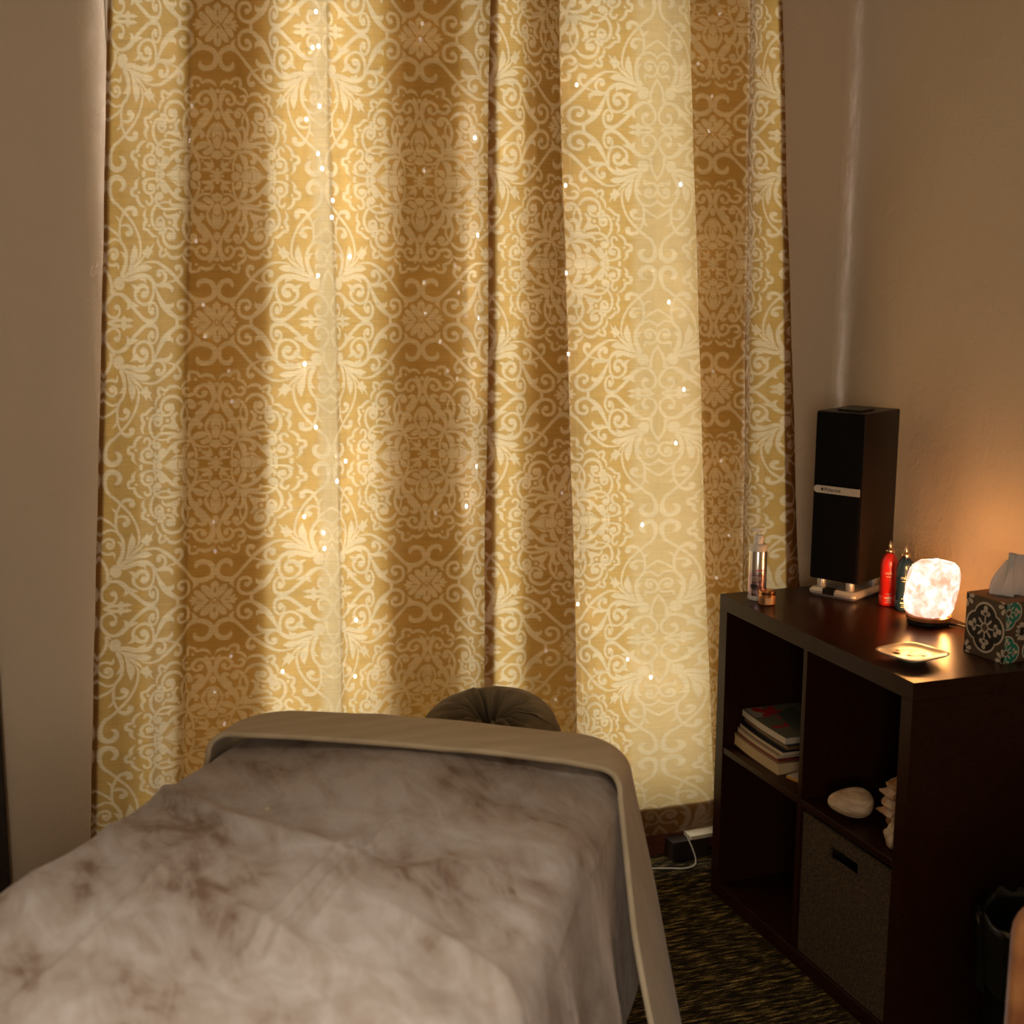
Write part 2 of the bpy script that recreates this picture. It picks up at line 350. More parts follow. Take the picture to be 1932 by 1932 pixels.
# bud + leaves at the hub
PO += [[(1540, 620), (1590, 590), (1660, 615), (1690, 690), (1672, 770), (1610, 810), (1565, 760), (1520, 690)]]
ST += [[(1530, 815, 30), (1400, 872, 62), (1280, 928, 86), (1170, 950, 112), (1065, 945, 6)],
       [(1500, 845, 20), (1400, 935, 46), (1320, 1010, 62), (1250, 1072, 40), (1200, 1142, 25)],
       [(1455, 915, 30), (1412, 1020, 62), (1375, 1130, 114), (1366, 1230, 80), (1375, 1328, 6)]]
PO += [[(1128, 1088), (1185, 1120), (1242, 1190), (1190, 1240), (1140, 1315), (1118, 1262), (1038, 1338), (1076, 1240), (1056, 1195), (1100, 1160)]]
ST += [[(1315, 1075, 20), (1272, 1140, 34), (1265, 1250, 36), (1285, 1380, 38), (1330, 1510, 38), (1400, 1640, 40), (1480, 1740, 46), (1580, 1850, 46), (1660, 1930, 48), (1720, 1985, 48), (1762, 2092, 50), (1776, 2192, 62), (1760, 2292, 76), (1690, 2352, 86), (1600, 2322, 82), (1560, 2242, 76), (1590, 2172, 60), (1645, 2150, 8)],
       [(1565, 845, 72), (1522, 950, 70), (1502, 1070, 60), (1502, 1180, 50), (1540, 1280, 50), (1590, 1350, 46), (1616, 1440, 40), (1620, 1560, 40), (1612, 1650, 40), (1592, 1720, 40), (1560, 1790, 40), (1510, 1860, 56), (1430, 1880, 76), (1370, 1850, 70), (1360, 1800, 50)],
       [(1520, 1120, 60), (1545, 1165, 46), (1598, 1195, 6)],
       [(1612, 1590, 28), (1540, 1615, 44), (1460, 1590, 56), (1425, 1510, 60), (1465, 1462, 50)],
       [(1612, 1660, 40), (1645, 1715, 34), (1692, 1762, 6)], [(1620, 1430, 40), (1700, 1510, 40), (1818, 1600, 40)],
       [(1730, 1115, 30), (1690, 1082, 36), (1650, 1130, 44), (1650, 1200, 46), (1700, 1240, 46), (1770, 1200, 40), (1814, 1100, 40), (1782, 1010, 40), (1710, 985, 42), (1645, 1000, 50), (1624, 905, 6)],
       [(1600, 1362, 40), (1700, 1390, 40), (1790, 1330, 40), (1830, 1280, 30)], [(1720, 560, 46), (1718, 680, 42), (1760, 820, 40), (1830, 950, 40)], [(1660, 600, 10), (1700, 560, 40)]]
DT += [(1372, 1802, 48), (1475, 1482, 48), (1708, 1150, 36)]
# scalloped medallion border
ST += [[(70, 1010, 12), (130, 948, 54), (200, 930, 60), (270, 955, 44), (300, 905, 46), (350, 888, 50), (410, 892, 55), (432, 960, 55), (420, 1012, 50), (490, 1050, 50), (540, 1110, 36), (556, 1175, 6)],
       [(560, 1172, 8), (620, 1122, 44), (700, 1108, 60), (770, 1130, 56), (815, 1190, 38), (850, 1150, 50), (925, 1130, 46), (938, 1200, 50), (910, 1252, 50), (960, 1310, 46), (982, 1380, 36), (980, 1445, 6)],
       [(986, 1452, 8), (1050, 1450, 50), (1110, 1500, 50), (1150, 1540, 50), (1212, 1560, 46), (1206, 1640, 56), (1180, 1690, 54), (1212, 1760, 50), (1206, 1820, 40), (1178, 1885, 6)],
       R2([(1196, 978, 8), (1260, 1002, 46), (1320, 1070, 50), (1340, 1140, 54), (1418, 1160, 46), (1424, 1240, 60), (1360, 1280, 58), (1356, 1360, 54), (1295, 1445, 6)])]
DT += [(330, 1005, 24), (845, 1230, 24), (1125, 1610, 24), (1310, 1205+922, 24), (1230, 1470+922, 30), (935, 1500, 40), (50, 1085, 34)]
# inner scrolls
ST += [[(150, 1035, 12), (130, 1110, 92), (100, 1200, 82), (82, 1300, 72), (110, 1390, 56), (150, 1480, 52), (220, 1580, 70), (310, 1660, 92), (380, 1740, 80), (415, 1840, 60), (416, 1932, 56), (390, 2002, 64), (340, 2072, 58), (260, 2122, 40), (150, 2127, 30)],
       [(288, 1405, 36), (230, 1385, 74), (196, 1440, 92), (230, 1520, 104), (290, 1575, 92), (322, 1605, 20)],
       [(125, 1160, 60), (190, 1102, 55), (260, 1110, 55), (320, 1170, 60), (340, 1230, 56), (400, 1266, 55), (470, 1270, 55), (520, 1210, 56), (490, 1152, 50), (430, 1160, 30)],
       [(335, 1240, 40), (280, 1292, 44), (212, 1272, 44), (190, 1220, 44)], [(45, 1390, 10), (45, 1460, 104), (45, 1532, 8)]]
DT += [(210, 1225, 42)]
ST += [[(70, 1566, 10), (140, 1660, 46), (184, 1760, 46), (190, 1815, 30)], R2([(185, 895, 24), (152, 990, 56), (105, 1045, 20)])]
PO += [R2([(20, 650), (60, 655), (112, 740), (124, 840), (112, 930), (96, 1020), (45, 1068), (20, 1068)])]
CUT += [R2([(20, 850, 14), (70, 860, 14), (115, 930, 12)])]
DT += [(140, 1700, 12), (152, 1745, 12), (156, 1790, 12)]
ST += [R2([(165, 985, 30), (250, 1000, 112), (330, 1045, 84), (362, 1088, 6)]), R2([(95, 1052, 12), (160, 1090, 90), (215, 1130, 72), (245, 1105, 20)])]
PO += [R2([(20, 1092), (70, 1090), (110, 1112), (132, 1155), (124, 1200), (85, 1208), (45, 1234), (20, 1234)])]
DT += [(378, 1440, 62)]
ST += [[(335, 1410, 36), (400, 1357, 50), (470, 1390, 56), (530, 1480, 56), (560, 1600, 50), (540, 1720, 46), (490, 1850, 50), (450, 1940, 40)],
       [(490, 1440, 24), (455, 1530, 36), (452, 1620, 24)], [(410, 1665, 50), (450, 1652, 74), (500, 1700, 70), (500, 1800, 50), (470, 1892, 16)],
       [(268, 1805, 50), (262, 1752, 74), (320, 1730, 82), (372, 1780, 60), (405, 1860, 40)]]
ST += [[(540, 1382, 36), (610, 1300, 55), (710, 1272, 60), (810, 1300, 60), (870, 1370, 56), (890, 1470, 50), (862, 1560, 46), (800, 1580, 46), (730, 1550, 50), (697, 1480, 56), (712, 1412, 60)],
       [(850, 1530, 46), (880, 1595, 50), (888, 1690, 50), (930, 1742, 50), (988, 1712, 50), (1000, 1640, 44), (965, 1600, 30)],
       [(880, 1605, 36), (950, 1556, 50), (1030, 1580, 50), (1082, 1680, 50), (1082, 1800, 50), (1042, 1900, 46), (1010, 1940, 40)]]
DT += [(770, 1448, 66), (935, 1640, 44)]
PO += [[(608, 1560), (640, 1528), (682, 1560), (742, 1620), (722, 1680), (762, 1722), (840, 1730), (902, 1800), (880, 1852), (840, 1782), (740, 1800), (650, 1822), (612, 1772), (662, 1680), (650, 1600)], R2([(450, 1052), (480, 985), (552, 878), (577, 950), (655, 965), (560, 1008)])]
DT += [(785, 1665, 32), (610, 1832, 26)]
ST += [R2([(465, 1085, 8), (560, 1022, 40), (680, 976, 62), (800, 955, 50), (900, 960, 46), (980, 1010, 50), (1022, 1090, 50), (1010, 1170, 50), (950, 1190, 60), (918, 1140, 50)]),
       R2([(540, 1065, 8), (680, 1022, 40), (760, 1030, 50), (788, 1075, 52), (768, 1114, 6)]), R2([(800, 1060, 28), (900, 1060, 36), (985, 1028, 28)]),
       R2([(410, 1115, 46), (500, 1096, 56), (600, 1110, 60), (680, 1152, 76), (770, 1222, 60), (830, 1300, 50), (920, 1390, 60), (1012, 1432, 40)]),
       R2([(355, 1160, 46), (318, 1250, 40), (305, 1330, 38), (308, 1395, 34)]),
       R2([(650, 1140, 50), (682, 1200, 70), (660, 1258, 82), (608, 1252, 40)]), R2([(815, 1240, 30), (880, 1242, 92), (910, 1312, 96), (970, 1342, 60), (1002, 1292, 46), (990, 1250, 16)])]
DT += [(960, 1130+922, 46)]
# side flower
PO += [R2([(600, 1335), (660, 1318), (760, 1395), (850, 1470), (862, 1490), (862, 1512), (600, 1512)])]
ST += [R2([(440, 1490, 40), (500, 1420, 60), (560, 1360, 60), (600, 1336, 30)]), R2([(425, 1155, 40), (490, 1222, 104), (512, 1310, 84), (490, 1392, 14)]), R2([(345, 1305, 40), (400, 1345, 94), (440, 1430, 14)]),
       R2([(1016, 1385, 44), (1016, 1500, 50)]), R2([(1015, 1430, 40), (1150, 1412, 42), (1210, 1380, 60), (1265, 1350, 8)]),
       R2([(1140, 1342, 16), (1062, 1310, 40), (1056, 1232, 42), (1120, 1190, 46), (1190, 1222, 50), (1222, 1290, 50), (1202, 1372, 60)]),
       R2([(1110, 1172, 40), (1080, 1092, 46), (1100, 1032, 46), (1152, 1022, 46), (1182, 1072, 34)])]
DT += [(545, 1490+922, 82), (352, 1488+922, 76), (930, 1488+922, 54), (1112, 1290+922, 50)]
CUT += [R2([(505, 1400, 14), (590, 1370, 14), (660, 1380, 12), (760, 1420, 12), (830, 1472, 12)]), R2([(610, 1390, 14), (632, 1440, 14), (634, 1500, 14)]), R2([(600, 1330, 12), (610, 1370, 12)]), R2([(420, 1440, 10), (425, 1500, 10)])]
DT += [(640, 1395+922, 12), (690, 1400+922, 12), (735, 1425+922, 10)]
# medallion heart
ST += [R2([(130, 1238, 20), (130, 1330, 74), (200, 1300, 62), (235, 1275, 10)]), R2([(140, 1395, 60), (220, 1388, 52), (292, 1402, 8)]), R2([(45, 1395, 60), (45, 1500, 44)]), R2([(45, 1490, 44), (140, 1490, 36)]), R2([(100, 1420, 40), (45, 1490, 30)])]
DT += [(260, 1255+922, 22), (120, 1440+922, 16)]

def smooth_stroke(pts, sub=6):
    a = np.array(pts, float)
    if len(a) < 3: return a
    p = np.vstack([2*a[0]-a[1], a, 2*a[-1]-a[-2]]); out = []
    for i in range(1, len(p)-2):
        t = np.linspace(0, 1, sub, endpoint=False)[:, None]
        p0, p1, p2, p3 = p[i-1], p[i], p[i+1], p[i+2]
        out.append(.5*((2*p1)+(-p0+p2)*t+(2*p0-5*p1+4*p2-p3)*t**2+(-p0+3*p1-3*p2+p3)*t**3))
    out.append(a[-1:]); o = np.vstack(out); o[:, 2] = np.clip(o[:, 2], 3, None); return o
TS = .5                                  # tile samples per unit
TW, TH = int((A1-A0)*TS)+1, int((B1-B0)*TS)+1
def raster():
    S = np.full((TH, TW), -40., np.float32); C_ = np.full((TH, TW), -40., np.float32)
    yy, xx = np.mgrid[0:TH, 0:TW].astype(np.float32); xx = xx/TS+A0; yy = yy/TS+B0
    def win(x0, x1, y0, y1):
        i0 = max(0, int((x0-A0)*TS)-2); i1 = min(TW, int((x1-A0)*TS)+3); j0 = max(0, int((y0-B0)*TS)-2); j1 = min(TH, int((y1-B0)*TS)+3)
        return (slice(j0, j1), slice(i0, i1)) if i1 > i0 and j1 > j0 else None
    def seg(T, p, q):
        m = max(p[2], q[2])/2+8
        s = win(min(p[0], q[0])-m, max(p[0], q[0])+m, min(p[1], q[1])-m, max(p[1], q[1])+m)
        if not s: return
        X, Y = xx[s], yy[s]; dx, dy = q[0]-p[0], q[1]-p[1]; l2 = dx*dx+dy*dy+1e-6
        t = np.clip(((X-p[0])*dx+(Y-p[1])*dy)/l2, 0, 1)
        d = (p[2]+(q[2]-p[2])*t)/2-np.hypot(X-p[0]-t*dx, Y-p[1]-t*dy)
        T[s] = np.maximum(T[s], d)
    def mirrored(pts): return pts
    for st in ST:
        q = smooth_stroke(st)
        for i in range(len(q)-1): seg(S, q[i], q[i+1])
    for a, b_, r in DT:
        s = win(a-r-8, a+r+8, b_-r-8, b_+r+8)
        if s: S[s] = np.maximum(S[s], r-np.hypot(xx[s]-a, yy[s]-b_))
    for po in PO:
        q = smooth_stroke([(x, y, 5) for x, y in po+po[:1]], 4)[:, :2]
        s = win(q[:, 0].min()-8, q[:, 0].max()+8, q[:, 1].min()-8, q[:, 1].max()+8)
        if not s: continue
        X, Y = xx[s], yy[s]; ins = np.zeros(X.shape, bool); dm = np.full(X.shape, 1e6, np.float32)
        for i in range(len(q)-1):
            (ax, ay), (bx, by) = q[i], q[i+1]
            c = ((ay > Y) != (by > Y)) & (X < (bx-ax)*(Y-ay)/(by-ay+1e-9)+ax); ins ^= c
            dx, dy = bx-ax, by-ay; t = np.clip(((X-ax)*dx+(Y-ay)*dy)/(dx*dx+dy*dy+1e-6), 0, 1)
            dm = np.minimum(dm, np.hypot(X-ax-t*dx, Y-ay-t*dy))
        S[s] = np.maximum(S[s], np.where(ins, dm, -dm))
    for st in CUT:
        q = smooth_stroke(st)
        for i in range(len(q)-1): seg(C_, q[i], q[i+1])
    S = np.minimum(S, -C_)
    return np.clip(.5+S/14., 0, 1)
TILE = raster()
def sample_tile(u, v):
    """u: 0 medallion axis .. 1 half axis (mirrored, period 2); v: 0 snowflake .. 1 medallion (period 2)"""
    u = np.abs(((u+1) % 2)-1); v = np.abs(((v+1) % 2)-1)
    x = u*(TW-1); y = v*(TH-1); i = np.clip(x.astype(int), 0, TW-2); j = np.clip(y.astype(int), 0, TH-2); fx = x-i; fy = y-j
    return (TILE[j, i]*(1-fx)+TILE[j, i+1]*fx)*(1-fy)+(TILE[j+1, i]*(1-fx)+TILE[j+1, i+1]*fx)*fy

# ------------------------------------------------------------------ curtains
YC = 3.1028; PV = .6229
Z_HEM, Z_TOP = .093, 2.42
HALF_W = .24                                    # cloth width of half a repeat
def smooth1(a, sg):
    k = np.exp(-.5*(np.arange(-4*sg, 4*sg+1)/sg)**2); k /= k.sum(); n = 4*sg
    p = np.concatenate([2*a[0]-a[n:0:-1], a, 2*a[-1]-a[-2:-n-2:-1]]); return np.convolve(p, k, 'valid')
def path(ctrl, ncol, sg=10):
    c = np.array(ctrl, float); dx = np.diff(c[:, 0])/197; dU = np.diff(c[:, 2]); dd = np.diff(c[:, 3])/.24
    s = np.concatenate([[0], np.cumsum(np.maximum(np.hypot(dx, dd), np.abs(dU)))])
    t = np.linspace(0, s[-1], 2400); cols = [np.interp(t, s, c[:, k]) for k in range(4)]
    cols = [smooth1(a, sg) for a in cols]
    i = np.linspace(0, 2399, ncol); return [np.interp(i, np.arange(2400), a) for a in cols]
def span_x(px_t, px_b):
    """world x as a line in z for a vertical fold line seen at px_t (row 100) and px_b (row 1400)"""
    xt, zt = on_y(px_t, 100, YC); xb, zb = on_y(px_b, 1400, YC)
    return xt, zt, xb, zb
def lay(pt, pb, d, zs):
    xt, zt, xb, zb = [], [], [], []
    for a, b_ in zip(pt, pb):
        q = span_x(a, b_); xt.append(q[0]); zt.append(q[1]); xb.append(q[2]); zb.append(q[3])
    xt, zt, xb, zb = map(np.array, (xt, zt, xb, zb))
    X = xb[None, :]+(xt-xb)[None, :]*((zs[:, None]-zb)/(zt-zb)[None, :])
    Y = np.broadcast_to(YC+np.array(d)[None, :], X.shape).copy()
    return X, Y
def curtain(name, label, ctrl, zs0, ncol, nrow, glow_bands, seed, hems):
    root = thing(name, label, 'curtain', (0, 0, 0))
    pt, pb, U, d = path(ctrl, ncol)
    zs = np.linspace(Z_HEM, Z_TOP, nrow)
    X, Y = lay(pt, pb, d, zs); Zg = np.broadcast_to(zs[:, None], X.shape).copy()
    wav = (fbm(np.broadcast_to(U[None, :]*3, X.shape), Zg*1.3, 3, seed)-.5)*.02
    X = X+(fbm(np.broadcast_to(U[None, :]*2+9, X.shape), Zg*2.2, 3, seed+5)-.5)*.012
    Y = Y+wav
    Zg = Zg+(fbm(np.broadcast_to(U[None, :]*2.5+4, X.shape), Zg*0+1, 2, seed+9)-.5)*.012*np.clip((.6-Zg)/.5, 0, 1)
    V = np.stack([X, Y, Zg], -1)
    Ug = np.broadcast_to(U[None, :], X.shape)+(fbm(Zg*2, X*3, 2, seed+2)-.5)*.02
    pat = sample_tile(Ug, (Zg-zs0)/(PV/2))
    um = np.abs(((Ug+1) % 2)-1)
    axis = np.clip(1-(um-.21)/.05, 0, 1)
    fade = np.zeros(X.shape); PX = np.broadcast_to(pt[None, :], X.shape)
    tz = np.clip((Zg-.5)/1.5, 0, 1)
    for (l1, r1, l0, r0_, s) in glow_bands:  # extent of each painted bright band
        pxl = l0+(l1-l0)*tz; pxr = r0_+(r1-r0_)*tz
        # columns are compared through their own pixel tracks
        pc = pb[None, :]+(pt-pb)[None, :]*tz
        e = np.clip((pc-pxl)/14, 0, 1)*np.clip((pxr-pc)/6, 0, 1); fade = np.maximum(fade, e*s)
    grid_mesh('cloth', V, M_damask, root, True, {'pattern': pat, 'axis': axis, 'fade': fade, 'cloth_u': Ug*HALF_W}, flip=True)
    def hem(nm, rows, cols, off):
        H = V[rows, cols].copy(); H[..., 1] += off
        grid_mesh(nm, H, M_hem, root, True, None, True)
    n = ncol
    hr_ = int(round(.079/(Z_TOP-Z_HEM)*(nrow-1)))+1
    hem('bottom_hem', slice(0, hr_, 4), slice(0, n, 1), .0035)
    wl, wr_ = hems
    if wl: hem('side_hem', slice(0, nrow, 12), slice(0, max(3, int(np.argmax(pt > pt[0]+wl))), 1), .006)
    if wr_: hem('side_hem', slice(0, nrow, 12), slice(n-int(np.argmax((pt[::-1] < pt[-1]-wr_))), n, 1), .006)
    return root
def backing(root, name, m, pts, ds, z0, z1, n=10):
    """an added strip of cloth behind the panel, darkening it between two fold lines"""
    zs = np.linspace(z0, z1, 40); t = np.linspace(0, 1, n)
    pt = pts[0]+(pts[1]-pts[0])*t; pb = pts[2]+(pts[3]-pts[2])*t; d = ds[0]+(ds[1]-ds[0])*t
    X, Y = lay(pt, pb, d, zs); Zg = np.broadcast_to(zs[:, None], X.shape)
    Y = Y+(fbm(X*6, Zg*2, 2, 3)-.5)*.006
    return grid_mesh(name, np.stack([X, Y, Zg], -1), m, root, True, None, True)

left_ctrl = [(203, 176, -1.02, .010), (225, 205, -.92, .0), (290, 282, -.58, -.006), (352, 345, -.27, .012), (362, 352, -.22, .020), (375, 362, -.16, .008), (411, 402, 0, .0), (470, 470, .31, .002),
             (560, 585, .78, -.006), (598, 622, .97, -.022), (612, 640, 1.05, -.026), (622, 648, 1.10, -.008), (640, 660, 1.2, .0), (715, 725, 1.58, .002), (765, 772, 1.84, .010), (796, 808, 2.0, .012), (870, 872, 2.36, .002), (902, 894, 2.54, -.01), (921, 911, 2.64, -.014)]
right_ctrl = [(912, 905, -.95, .020), (940, 934, -.81, .014), (985, 985, -.55, .004), (1040, 1066, -.16, -.004), (1058, 1088, -.03, .0), (1066, 1093, .03, .028), (1070, 1096, .10, .040), (1068, 1094, .16, .028), (1074, 1099, .21, .002),
              (1120, 1130, .43, -.004), (1180, 1178, .74, -.014), (1231, 1235, 1.0, -.026), (1285, 1318, 1.28, -.028), (1297, 1338, 1.345, -.022), (1298, 1339, 1.42, -.004), (1294, 1335, 1.56, .012), (1297, 1337, 1.74, .018), (1310, 1346, 1.80, .020),
              (1352, 1362, 2.0, .018), (1400, 1392, 2.24, .014), (1424, 1404, 2.34, .018), (1421, 1400, 2.44, .014), (1424, 1404, 2.58, -.008), (1450, 1450, 2.78, -.014), (1480, 1500, 2.92, -.004), (1492, 1532, 3.02, .040)]
SA, SB = .802, .6205
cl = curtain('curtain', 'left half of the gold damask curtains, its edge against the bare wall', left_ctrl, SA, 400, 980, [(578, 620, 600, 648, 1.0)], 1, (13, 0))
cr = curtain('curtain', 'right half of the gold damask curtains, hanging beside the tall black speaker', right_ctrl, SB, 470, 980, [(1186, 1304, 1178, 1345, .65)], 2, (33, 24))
for c_ in (cl, cr): c_['group'] = 'pair of damask curtains over the window'
# cloth strips added behind the panels to darken bands and creases
backing(cl, 'shade_strip', M_shade, (345, 512, 330, 505), (.036, .016), Z_HEM, Z_TOP)
backing(cl, 'shade_strip', M_shade, (722, 880, 722, 880), (.028, .026), Z_HEM, Z_TOP)
backing(cr, 'shade_strip', M_shade, (985, 1060, 985, 1086), (.024, .016), Z_HEM, Z_TOP)
backing(cr, 'shade_strip', M_shade, (1300, 1424, 1340, 1404), (.036, .036), Z_HEM, Z_TOP)

backing(cr, 'shade_strip', M_hem, (1060, 1072, 1088, 1099), (.0485, .0485), Z_HEM, Z_TOP, 4)  # opaque strips added to darken the two crease lines
backing(cl, 'shade_strip', M_hem, (352, 362, 343, 352), (.040, .040), 1.45, Z_TOP, 4)
# curtain rod above the frame of the picture
rod = thing('curtain_rod', 'dark metal rod carrying the damask curtains', 'curtain rod', (0, 0, 0))
b = MB(); b.tube([(.08, YC, 2.46), (2.0, YC, 2.46)], .011, 12); b.build('pole', M_black, rod, smooth=True)
for x in (.08, 2.0): b = MB(); b.lathe([(.0, -.02), (.018, -.012), (.022, 0), (.018, .012), (0, .02)], (x, YC, 2.46), 14); b.build('finial', M_black, rod, smooth=True)
for x in (.14, 1.03, 1.95): b = MB(); b.box(x-.008, x+.008, YC, YW, 2.438, 2.448); b.box(x-.015, x+.015, YW-.006, YW, 2.41, 2.49); b.build('bracket', M_black, rod)

for i in range(17):
    b = MB(); x = .22+i*.104; b.tube([(x, YC+.019*math.sin(a), 2.452+.021*math.cos(a)) for a in [2*math.pi*k/16 for k in range(17)]], .0022, 6, caps=False); b.build('ring', M_black, rod, smooth=True)
# ------------------------------------------------------------------ string of fairy lights behind the curtain
M_led = mat('led_bulb', (1, 1, 1), .3, emit=(1.0, .97, .92), es=130); M_led.cycles.emission_sampling = 'NONE'
M_wire = mat('thin_copper_wire', (.6, .5, .35), .4, metal=.6)
fl = thing('fairy_lights', 'string of tiny white fairy lights glinting through the damask curtains', 'fairy lights', (0, 0, 0))
leds = [(349, 130), (362, 200), (357, 265), (370, 455), (596, 22), (590, 90), (601, 87), (603, 200), (578, 225), (600, 290), (608, 318), (628, 378), (626, 410), (600, 520), (660, 484), (575, 687), (596, 806), (652, 870), (574, 975), (636, 908), (610, 1005), (612, 1035),
        (387, 634), (383, 575), (432, 700), (438, 757), (403, 985), (406, 1040), (436, 1238), (405, 1305), (424, 1365), (533, 1267), (670, 1276), (672, 1170),
        (862, 216), (896, 260), (908, 302), (800, 322), (863, 406), (902, 444), (858, 500), (865, 552), (800, 533), (803, 592), (830, 645), (845, 700), (862, 715), (905, 600), (793, 75), (797, 44), (880, 955), (822, 968), (900, 880),
        (1067, 350), (1068, 515), (1072, 668), (1088, 160), (1030, 1228), (1076, 1278), (1048, 1320), (1090, 1140), (1060, 930), (1184, 1244), (1228, 1278), (1212, 990), (1275, 836), (1284, 348), (1262, 570), (1290, 735), (1302, 75), (1317, 120), (1358, 25), (1343, 182), (1338, 247), (1316, 463), (1306, 525), (1345, 700), (1360, 870), (1376, 1010), (1352, 1090)]
led_mesh = None
pos = []
for (x, y) in leds:
    X, Zz = on_y(x, y, YC+.075); pos.append((X, YC+.075, Zz))
for ppp in pos:
    if led_mesh is None:
        b = MB(); b.lathe([(0, -.0055), (.0034, -.004), (.0042, 0), (.0034, .004), (0, .0055)], (0, 0, 0), 8)
        o = b.build('bulb', M_led, fl, smooth=True); led_mesh = o.data
    else:
        o = bpy.data.objects.new('bulb', led_mesh); col.objects.link(o); o.parent = fl
    o.location = ppp
cols_ = {}
for q in pos: cols_.setdefault(round((q[0])/.22), []).append(q)
wp = []
for k in sorted(cols_):
    seq = sorted(cols_[k], key=lambda q: -q[2])
    if len(wp) and abs(wp[-1][2]-seq[-1][2]) < abs(wp[-1][2]-seq[0][2]): seq = seq[::-1]
    wp += seq
b = MB(); b.tube([(q[0], q[1]+.0045, q[2]) for q in wp], .0006, 5); b.build('wire', M_wire, fl)

# ------------------------------------------------------------------ massage table, sheet, blanket
BA = YAW+math.radians(13)                                   # heading of the table's long axis
bx_ = Vector((math.cos(BA), -math.sin(BA), 0)); by_ = Vector((math.sin(BA), math.cos(BA), 0))
hr, hw_ = -.135, 2.465
HC = Vector((hr*math.cos(YAW)+hw_*math.sin(YAW), -hr*math.sin(YAW)+hw_*math.cos(YAW), 0))
MBED = Matrix(((bx_.x, by_.x, 0, HC.x), (bx_.y, by_.y, 0, HC.y), (0, 0, 1, 0), (0, 0, 0, 1)))
HWID, TZ = .352, .685
M_sheet = noisy('olive_cotton_sheet', (.43, .335, .205), (.52, .41, .26), 5, .8, (1, 6, 1), .25, .004, sheen=.15)
v = coords(M_sheet, (3, 40, 1)); 
M_velvet = mat('taupe_velvet', (.4, .32, .27), .75, spec=.12, sheen=.4); P(M_velvet).inputs['Sheen Tint'].default_value = (.85, .68, .56, 1)
v = coords(M_velvet, (1, .8, 1)); f1 = noise(M_velvet, v, 6.5, 5, .6, .6); v_ = coords(M_velvet, (2.6, .9, 1), (0, 0, .9)); f2 = noise(M_velvet, v_, 9, 5, .62, .7); f3 = noise(M_velvet, v, 600, 2)
ff = math_(M_velvet, 'ADD', math_(M_velvet, 'MULTIPLY', f1, .62), math_(M_velvet, 'MULTIPLY', f2, .38))
L(M_velvet, ramp(M_velvet, ff, [(.36, (.14, .084, .052)), (.45, (.265, .207, .158)), (.60, (.37, .315, .265))]), P(M_velvet).inputs['Base Color'])
L(M_velvet, bump(M_velvet, math_(M_velvet, 'ADD', ff, math_(M_velvet, 'MULTIPLY', f3, .03)), .5, .018), P(M_velvet).inputs['Normal'])

def drape(q, t, top, Rc=.11, R=.045, flare_r=(.05, .30), flare_l=(.15, .55), widen=.10, lift=0., hw=.352):
    """flat cloth coordinates (q across, t along, 0 = head end) -> bed space"""
    core = hw-Rc
    cq = np.clip(q, -core, core); ct = np.minimum(t, -Rc)
    dq = q-cq; dt = t-ct; rad = np.hypot(dq, dt)+1e-9; nq = dq/rad; nt = dt/rad
    k = np.clip(-t/1.3, 0, 1)
    fl_ = np.where(q > 0, flare_r[0]+(flare_r[1]-flare_r[0])*k, flare_l[0]+(flare_l[1]-flare_l[0])*k)
    fl_ = fl_*np.abs(nq)+.05*np.abs(nt)
    x = rad-(Rc-R); arc = R*math.pi/2
    ang = np.clip(x/R, 0, math.pi/2)
    out = np.where(x < 0, rad, (Rc-R)+R*np.sin(ang)+fl_*np.clip(x-arc, 0, None))
    dz = np.where(x < 0, 0, -R*(1-np.cos(ang))-np.sqrt(np.clip(1-fl_**2, .1, 1))*np.clip(x-arc, 0, None))
    a = cq+nq*out; b_ = ct+nt*out
    a = np.where(a < 0, a*(1+widen*k*1.2), a)
    crown = .012*(1-np.clip(np.abs(q)/HWID, 0, 1)**2)
    return a, b_, top+dz+crown+lift
def cloth(name, q0, q1, t0, t1, nq, nt, top, wr, m, parent=None, seed=0, edge=None, creases=(), **kw):
    Q, T = np.meshgrid(np.linspace(q0, q1, nq), np.linspace(t0, t1, nt))
    if edge is not None: T = edge(Q, T)
    a, b_, z = drape(Q, T, top, **kw)
    hang = np.clip((np.abs(Q)-HWID)/.25, 0, 1)
    hh = (fbm(Q*3.2+T*1.2, T*2.4, 4, seed)-.5)*wr
    rid = 1-np.abs(2*fbm(Q*2.0+T*2.6, Q*.6-T*.5, 3, seed+3)-1); hh = hh+np.clip(rid-.86, 0, 1)*wr*2.6
    for q_c, t_a, t_b, hgt in creases:
        hh = hh+hgt*np.exp(-((Q-q_c-.03*(T+.6))/.009)**2)*np.clip((T-t_b)/.12, 0, 1)*np.clip((t_a-T)/.06, 0, 1)
    z = z+hh*(1-hang)
    a = a+np.sign(Q)*hang*(np.sin(T*17+fbm(T*3, Q, 2, seed+6)*6)*.018*(.4+1.2*np.clip(-T, 0, 1)))
    pts = np.stack([a, b_, z], -1); wpt = pts.copy()
    wpt[..., 0] = HC.x+bx_.x*pts[..., 0]+by_.x*pts[..., 1]; wpt[..., 1] = HC.y+bx_.y*pts[..., 0]+by_.y*pts[..., 1]
    o = grid_mesh(name, wpt, m, parent)
    return o
def solid(o, th, off=-1):
    s_ = o.modifiers.new('thickness', 'SOLIDIFY'); s_.thickness = th; s_.offset = off; return o
sheet = thing('bed_sheet', 'olive beige sheet turned down over the head of the massage table', 'sheet', (0, 0, 0))
o = solid(cloth('sheet', -.70, .95, -1.85, .30, 130, 190, TZ+.006, .006, M_sheet, sheet, 5, flare_r=(.02, .26)), .003)
